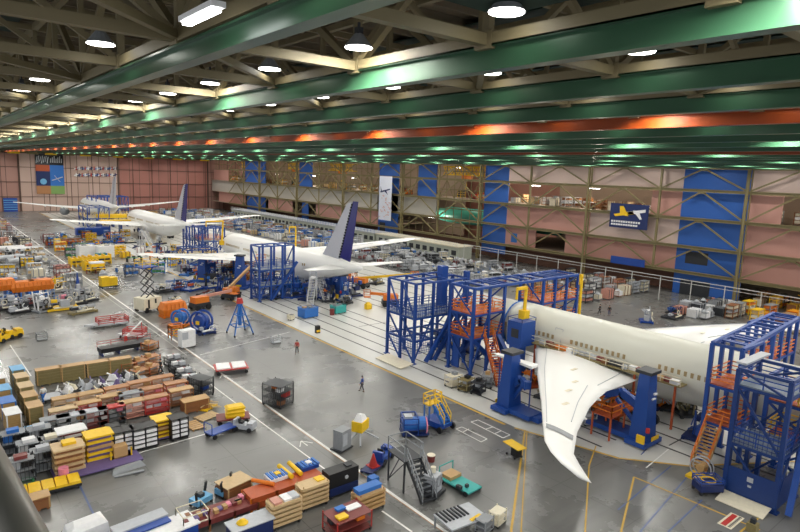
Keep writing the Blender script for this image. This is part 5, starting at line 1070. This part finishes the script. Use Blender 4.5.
FX = [((9, 309), (3, 2.5, 2.6), 'black', 'silver', 'white', 'black and silver jig with white blocks at the far left'), ((20, 312), (3, 2.4, 2.2), 'black', 'grey', 'white', 'dark wheeled jig with white parts before the orange covers'), ((27, 306), (2.5, 2, 2), 'dark', 'silver', 'maroon', 'dark jig with maroon housing below the orange covers'),
      ((42, 311), (2.6, 3, 3.2), 'grey', 'white', 'silver', 'white ladder like fixture under the right orange cover'), ((50, 306), (2, 2, 2.8), 'dark', 'grey', 'midblue', 'grey fixture with blue box left of the yellow based jig'), ((62, 309), (4.4, 3, 3.4), 'yellow', 'grey', 'pink', 'grey jig on yellow base with pink drum'), ((73, 304), (3.5, 3, 3.6), 'dark', 'silver', 'grey', 'tall silver and dark jig right of the yellow based one'), ((83, 313), (4, 1.3, 1.4), 'olive', 'silver', 'cream', 'low olive bench fixture at the right of the jig group'),
      ((86, 301), (3, 2.5, 2.7), 'dark', 'grey', 'black', 'dark jig at the right end of the jig group'), ((56, 291), (3.4, 2.4, 2.6), 'olive', 'yellow', 'cream', 'yellow and olive fixture behind the right orange cover'), ((8, 288), (3.5, 3, 2.4), 'midblue', 'grey', 'salmon', 'blue based fixture behind the dark orange cover'), ((163, 292), (3.2, 2.2, 1.8), 'dark', 'white', 'cream', 'white framed cart behind the scissor lift'), ((176, 289), (4, 2.6, 2), 'blue', 'midblue', 'maroon', 'blue and maroon fixture under the wing of the middle airliner'),
      ((192, 290), (3.4, 2.4, 2.2), 'blue', 'midblue', 'rust', 'blue and rust fixture right of the blue maroon one'), ((205, 296), (5, 1.2, .9), 'dark', 'maroon', 'grey', 'low dark trolley fixture left of the orange boom lift'), ((205, 333), (2.4, 2, 1.5), 'navy', 'blue', 'white', 'navy fixture right of the large blue wheel'), ((176, 302), (2, 1.6, 1.2), 'grey', 'cream', 'white', 'cream cart behind the orange engine cover'),
      ((376, 284), (3, 2.2, 1.8), 'dark', 'grey', 'olive', 'dark equipment cart right of the orange boom lift'), ((345, 304), (2.6, 1.8, 1.8), 'dark', 'grey', 'black', 'dark machine behind the teal bin container'), ((262, 287), (4, 3, 2.4), 'midblue', 'blue', 'orange', 'blue fixture inside the dock beside the middle airliner'), ((300, 289), (4, 2.6, 2.6), 'blue', 'midblue', 'salmon', 'blue fixture beneath the middle airliner body'), ((322, 287), (3.4, 2.6, 3), 'midblue', 'blue', 'silver', 'blue fixture beneath the middle airliner tail'),
      ((229, 277), (3.6, 2.6, 3), 'navy', 'olive', 'orange', 'navy fixture under the middle airliner wing root'), ((250, 275), (3.6, 2.6, 3), 'blue', 'rust', 'yellow', 'rust and blue fixture under the middle airliner body'), ((646, 322), (2.4, 2, 2.8), 'blue', 'silver', 'white', 'blue work stand cart with white board behind the nearest airliner'), ((672, 318), (3.2, 2.4, 2.3), 'dark', 'navy', 'midblue', 'dark blue utility cart before the wrapped goods'),
      ((470, 350), (3, 2, 2.4), 'navy', 'blue', 'orange', 'navy machine under the orange railed dock'), ((440, 345), (3, 2.4, 2.6), 'blue', 'navy', 'grey', 'blue machine between nose tower and orange dock'), ((560, 372), (4, 2, 2.2), 'olive', 'cream', 'tan', 'tan and olive equipment at the open wing root'), ((590, 371), (4, 1.6, 2), 'grey', 'olive', 'maroon', 'grey and maroon equipment along the airplane body'), ((655, 405), (3, 2, 1.6), 'navy', 'maroon', 'orange', 'navy and maroon machine beneath the fuselage'),
      ((700, 438), (3, 2.4, 2.6), 'navy', 'blue', 'maroon', 'navy and maroon machine left of the right gantry stair'), ((770, 380), (3.4, 2.6, 4), 'maroon', 'yellow', 'orange', 'yellow and orange equipment inside the right gantry'), ((788, 400), (3.4, 2.6, 5), 'rust', 'orange', 'yellow', 'orange equipment inside the right platform frame')]
for k, (p, s, a, b, c, lb) in enumerate(FX): fixture(lb, at(*p), s, a, b, c, 100+k, .15*(k % 5))
UW = [(196, 272), (206, 274), (216, 276), (225, 279), (236, 282), (246, 283), (258, 285), (270, 283), (283, 286), (292, 284), (305, 284), (316, 283), (329, 284), (336, 288), (212, 268), (231, 271), (263, 276), (188, 275), (181, 270), (352, 281), (130, 243), (119, 243), (140, 248), (158, 254), (169, 257), (176, 252), (110, 240), (160, 244)]
for k, p in enumerate(UW):
    cc = [('blue', 'midblue', 'orange'), ('navy', 'grey', 'blue'), ('dark', 'blue', 'rust'), ('midblue', 'navy', 'white'), ('grey', 'yellow', 'blue'), ('navy', 'orange', 'tan'), ('dark', 'silver', 'white')][k % 7]
    fixture('%s and %s equipment on the white bay floor %s' % (cc[0], cc[2], ('under the middle airliner, '+['toward its nose', 'below its wing', 'below its body', 'near its tail'][min(3, max(0, (p[0]-180)//42))]) if p[0] > 178 else 'ahead of the third airliner stairs'), at(*p), (3.2, 2.2, 2+.3*(k % 4)), *cc, 300+k, .3*(k % 5))['group'] = 'equipment under the farther airliners'
for k, p in enumerate([(296, 297), (308, 300), (319, 297), (329, 301), (344, 300), (353, 296), (262, 297), (275, 298), (287, 297), (221, 291), (211, 288), (231, 294), (300, 291), (314, 292)]):
    cc = [('blue', 'midblue', 'navy'), ('navy', 'blue', 'grey'), ('blue', 'dark', 'midblue'), ('dark', 'navy', 'orange')][k % 4]
    fixture('tall %s and %s equipment under the body of the middle airliner' % (cc[0], cc[2]), at(*p), (3.0, 2.2, 3.3+.3*(k % 3)), *cc, 500+k, .3*(k % 5))['group'] = 'tall equipment under the middle airliner'
for k, p in enumerate([(548, 398), (562, 393), (577, 391), (592, 398), (606, 406), (615, 414), (625, 400), (668, 408), (684, 414), (530, 385), (521, 377)]):
    cc = [('dark', 'olive', 'cream'), ('rust', 'orange', 'grey'), ('grey', 'blue', 'white'), ('dark', 'silver', 'orange')][k % 4]
    fixture('%s and %s equipment beneath the nearest airliner %s' % (cc[0], cc[2], ['wing tip side', 'wing middle', 'wing root', 'body'][k % 4]), at(*p), (2.6, 1.8, 1.6+.2*(k % 3)), *cc, 400+k, .3*(k % 5))['group'] = 'equipment beneath the nearest airliner'
tag(G().tube((0, 0, 0), (0, 0, 3.2), .5, 12, .05).build('blue_pylon', 'blue'), 'tall blue cone shaped stand behind the jig group', 'stand', None, None, at(78, 290))

# ------------------------------------------------------------------ storage fields far away
LC = {'white': 'white', 'grey': 'grey', 'pale tan': 'pine', 'salmon': 'salmon', 'silver': 'silver', 'dark': 'dark', 'blue': 'midblue', 'red': 'red', 'yellow': 'yellow', 'brown': 'brown', 'cream': 'cream', 'orange': 'orange', 'green': 'green', 'maroon': 'maroon'}
PROT = {}
def fld(kind, fc, lc, var):
    key = (kind, fc, lc, var)
    if key in PROT: return PROT[key], False
    q = random.Random(str(key)); r = T({'rack': 'storage_rack', 'cart': 'parts_cart', 'crate': 'wrapped_crate', 'bench': 'work_bench', 'roll': 'tube_rack'}[kind], '', {'rack': 'rack', 'cart': 'cart', 'crate': 'crate', 'bench': 'bench', 'roll': 'rack'}[kind])
    F, L = LC[fc], LC[lc]
    if kind == 'rack':
        g = G(); [g.cb(sx*1.3, sy*.6, 1.2, .12, .12, 2.4) for sx in (-1, 1) for sy in (-1, 1)]; [g.box(-1.35, -.65, z, 1.35, .65, z+.07) for z in (.3, 1.0, 1.7, 2.35)]; g.build('frame', F, r)
        for z in (.37, 1.07, 1.77): 
            g = G(); [g.box(x, -.55, z, x+q.uniform(.35, .6), .5, z+q.uniform(.25, .55)) for x in (-1.2, -.5, .2, .75)]; g.build('load', L if z != 1.07 else q.choice(['white', L, 'silver']), r)
    elif kind == 'cart':
        G().box(-.9, -.6, .25, .9, .6, .35).bar((-.9, -.6, .3), (-.9, -.6, 1.3), .07).bar((-.9, .6, .3), (-.9, .6, 1.3), .07).bar((-.9, -.6, 1.3), (-.9, .6, 1.3), .07).build('frame', F, r)
        g = G(); g.box(-.7, -.5, .35, .1, .5, .35+q.uniform(.5, 1)); g.box(.15, -.5, .35, .8, .4, .35+q.uniform(.4, 1.1)); g.build('load', L, r); G().loft([[(-.6, -.4, 1.2), (.6, -.4, 1.0), (.6, .4, 1.0), (-.6, .4, 1.2)], [(-.2, -.1, 1.7), (.3, -.1, 1.5), (.3, .2, 1.5), (-.2, .2, 1.7)]]).build('bundle', 'silver' if var else F, r)
    elif kind == 'crate':
        G().box(-1.1, -.8, .15, 1.1, .8, 1.5+var*.5).build('box', L, r); g = G(); [g.box(x-.08, -.85, 0, x+.08, .85, 1.55+var*.5) for x in (-.9, 0, .9)]; g.build('strap', F, r)
    elif kind == 'bench':
        G().box(-1.8, -.5, .9, 1.8, .5, 1.0).build('bench_top', L, r); g = G(); [g.box(x-.05, -.45, 0, x+.05, .45, .9) for x in (-1.7, 0, 1.7)]; g.build('leg', F, r); [G().cb(-1.3+1.2*k, q.uniform(-.2, .2), 1.15, .6, .4, .3).build('tool_box', F if var else 'grey', r) for k in range(3)]
    else:
        g = G(); [g.tube((-1.6, -.5+.35*j, .5+.4*k), (1.6, -.5+.35*j, .5+.4*k), .15, 8) for j in range(4) for k in range(2+var)]; g.build('tube', L, r); G().box(-1.4, -.7, 0, -1.2, .75, 1.8).build('stand', F, r); G().box(1.2, -.7, 0, 1.4, .75, 1.8).build('stand', F, r)
    PROT[key] = freeze(r); return r, True
KN = {'rack': 'storage rack', 'cart': 'parts cart', 'crate': 'wrapped crate', 'bench': 'work bench', 'roll': 'rack of tubes'}
seenl = {}
def place(kind, fc, lc, var, loc, rz, where, z=0):
    r, new = fld(kind, fc, lc, var)
    where = where.replace('long line', 'line')
    lb = {'rack': '%s storage rack with %s loads', 'cart': '%s wheeled cart of %s boxes', 'crate': '%s strapped crate of %s colour', 'bench': '%s legged work bench with %s top', 'roll': '%s stand holding %s tubes'}[kind] % (fc, lc)+(' and silver bundle' if kind == 'cart' and var else ' stacked high' if var and kind in ('crate', 'roll') else '')+' '+where
    lb = ' '.join(lb.replace(' strapped', '').split()) if len(lb.split()) > 16 else lb
    grp = KN[kind]+'s '+where
    if new: tag(r, lb, None, grp, None, (*loc, z), rz); return r
    return dup(r, (*loc, z), rz, lb, grp)
def field(x0, x1, y0, y1, sx, sy, kinds, frames, loads, where, skip=None, dens=.85, z=0):
    x = x0
    while x <= x1:
        y = y0
        while y <= y1:
            if R.random() < dens and not (skip and skip(x, y)):
                w = where(x, y) if callable(where) else where
                place(R.choice(kinds), R.choice(frames), R.choice(loads), R.randint(0, 1), (x+R.uniform(-.3, .3), y+R.uniform(-.4, .4)), R.choice([0, 0, pi/2, .2, -.2]) if sx > 3.7 and sy > 3.7 else R.uniform(-.12, .12), w, z)
            y += sy
        x += sx
ALLL = ['white', 'grey', 'pale tan', 'salmon', 'silver', 'dark', 'blue', 'red', 'cream', 'brown', 'maroon']
def wr(x, y):
    t = ' near wall' if x > 102 else ' along far aisle'
    if y < 92: return 'before pink wall panels'+t
    if y < 122: return 'below teal opening'+t
    if y < 160: return 'below tall banner'+t
    if y < 205: return 'behind third fin'+t
    return 'near far end'+t
field(90, 111, 82, 139, 2.7, 2.5, ['cart', 'cart', 'rack', 'cart', 'roll'], ['grey', 'silver', 'dark', 'grey'], ['white', 'grey', 'silver', 'white', 'dark', 'silver', 'cream', 'blue', 'maroon'], wr, dens=.93)
field(90, 111, 142, 290, 3.9, 4.3, ['rack', 'cart', 'crate', 'rack'], ['grey', 'silver', 'dark', 'blue'], ['pale tan', 'white', 'salmon', 'silver', 'cream', 'blue'], wr, dens=.85)
field(97, 117, 62, 81, 3.3, 3.6, ['crate', 'rack', 'cart'], ['grey', 'brown', 'dark'], ['white', 'pale tan', 'salmon', 'cream', 'silver'], 'between blue wall and pipe rail', None, .85)
field(103, 117, 43, 49.5, 2.6, 2.3, ['crate', 'cart', 'crate'], ['silver', 'grey', 'dark'], ['grey', 'white', 'dark', 'silver', 'salmon'], 'in the heap behind nearest wing', None, .95)
field(108, 118, 30, 43, 3.4, 3.6, ['crate', 'rack'], ['brown', 'yellow', 'grey'], ['pale tan', 'cream', 'brown', 'orange'], 'by the blue door at right', None, .9)
# goods inside the wall openings (upper decks) and beyond
field(126, 132, 60, 108, 4, 3.2, ['rack', 'crate'], ['grey', 'brown', 'silver'], ['pale tan', 'white', 'cream', 'brown'], 'on upper deck in the pink wall opening', None, .9, 15.82)
field(126, 132, -5, 42, 4, 3.6, ['rack', 'crate'], ['brown', 'grey'], ['pale tan', 'brown', 'cream'], 'on upper deck right of blue wall', None, .9, 15.82)
field(126, 133, 118, 300, 4.5, 6.5, ['rack', 'crate'], ['brown', 'dark', 'yellow'], ['dark', 'brown', 'pale tan', 'orange', 'red'], 'on deck at far openings', None, .75, 15.82)
field(126, 126, 86, 97, 4, 3.4, ['rack'], ['grey', 'brown'], ['pale tan', 'brown'], 'inside the pink wall window', None, .9, 10.12)
field(124.4, 131, 2, 44, 3.0, 2.9, ['crate', 'rack'], ['brown', 'yellow', 'dark'], ['pale tan', 'brown', 'cream', 'orange'], 'on ground beneath right pink panels', None, .9)
# left storage
def wl(x, y):
    if y < 150: return 'at left behind orange covers'
    if y < 200: return 'at left beyond white ducts'
    return 'at far left by pink door'
field(-4, 22, 122, 292, 4.3, 5.2, ['rack', 'cart', 'crate', 'roll', 'bench', 'cart'], ['grey', 'dark', 'silver', 'brown', 'maroon'], ['white', 'grey', 'silver', 'salmon', 'pale tan', 'dark', 'yellow', 'cream'], wl, None, .86)
field(28, 50, 128, 206, 5.4, 6.2, ['bench', 'cart', 'crate', 'rack'], ['yellow', 'blue', 'dark', 'maroon', 'olive'][:4], ['white', 'yellow', 'silver', 'orange', 'grey', 'blue', 'green'], 'under wing tips right of the line', lambda x, y: x > 46 and y < 150, .72)
for k, (px, py) in enumerate(((84, 236), (93, 236), (102, 235))):
    r = T('generator_set', 'dark blue generator set under the yellow wing dock, '+['left', 'middle', 'right'][k]+' of three', 'machine', at(px, py)); G().box(-2.3, -1.2, .4, 2.3, 1.2, 2.6).build('housing', 'blue', r); G().box(-1.8, -1.25, 1, -.4, -1.2, 2).build('grille', 'dark', r); wheels(r, 1.8, 1, .3, 'wheel')
for k, (px, py) in enumerate(((86, 258), (105, 258))):   # white sheds and yellow tanks
    bigbox('white canopy box over yellow tanks, '+['left', 'right'][k]+' of two', px, py, 3.6, 2.6, 3.0, 'white', 'cream', .1, 'canopy_box')
for k, (px, py, w) in enumerate(((80, 266, 5), (97, 264, 7), (91, 270, 3.4))):
    r = T('yellow_rack', 'bright yellow equipment rack below the white canopies, '+['left', 'right', 'front'][k], 'rack', at(px, py), .1); w *= .8; G().box(-w/2, -.8, .5, w/2, .8, 1.8).build('housing', 'yellow', r); g = G(); [g.box(-w/2+j*w/4-.1, -.9, 0, -w/2+j*w/4+.1, .9, 2.2) for j in range(5)]; g.build('frame', 'yellow', r); G().box(-w/2+.3, -.9, .9, w/2-.3, -.85, 1.3).build('panel', 'dark', r)
r = T('lumber_pile', 'long brown lumber pile on the floor near the far wing tip', 'pile', at(65, 244), .1); [G().box(-5+R.uniform(0, 2), -1.6+.8*k, .1, 5-R.uniform(0, 3), -1+.8*k, 1.1+.3*(k % 2)).build('board_bundle', 'brown' if k % 2 else 'rust', r) for k in range(4)]
for k, (px, py) in enumerate(((8, 252), (24, 253), (7, 262), (25, 264))):
    r = T('duct_section', 'big pale duct tube lying on the left storage floor, '+['far left', 'far right', 'near left', 'near right'][k], 'duct', at(px, py), .1*k); G().tube((-3.6, 0, .95), (3.6, 0, .95), .65, 16).build('tube', 'white' if k < 2 else 'silver', r); g = G(); [g.box(x-.2, -1, 0, x+.2, 1, .5) for x in (-3, 3)]; g.build('saddle', 'dark', r); G().ring((-3.6, 0, .95), .7, .1, 'x', 16).ring((3.6, 0, .95), .7, .1, 'x', 16).build('flange', 'grey', r)
# ------------------------------------------------------------------ blurred rail post beside the camera
d1 = ray(-30, 430).normalized(); d2 = ray(24, 545).normalized()
r = T('gallery_rail', 'smooth grey gallery rail tube at the lower left corner close to the viewer', 'rail', (0, 0, 0))
p = Vector((0, 0, H))+d1*1.35; q = Vector((0, 0, H))+d2*.95
dd = (q-p).normalized()
r.location = p-dd*.9; p = Vector(r.location)
G().tube((0, 0, 0), (q+dd*.8)-p, .029, 20).build('tube', mat('rail_grey', 'a39d95', .35, .2, .05), r, True)

# ------------------------------------------------------------------ render look
w = bpy.data.worlds.new('world'); S.world = w; w.use_nodes = True; w.node_tree.nodes['Background'].inputs[0].default_value = (.95, .97, 1, 1); w.node_tree.nodes['Background'].inputs[1].default_value = 1.1
S.view_settings.view_transform = 'Standard'; S.view_settings.look = 'None'; S.view_settings.gamma = 1; S.view_settings.exposure = 0; S.view_settings.use_curve_mapping = False
S.cycles.use_denoising = True; S.cycles.max_bounces = 5; S.cycles.diffuse_bounces = 3; S.cycles.glossy_bounces = 3; S.cycles.use_light_tree = True; S.cycles.sample_clamp_indirect = 4
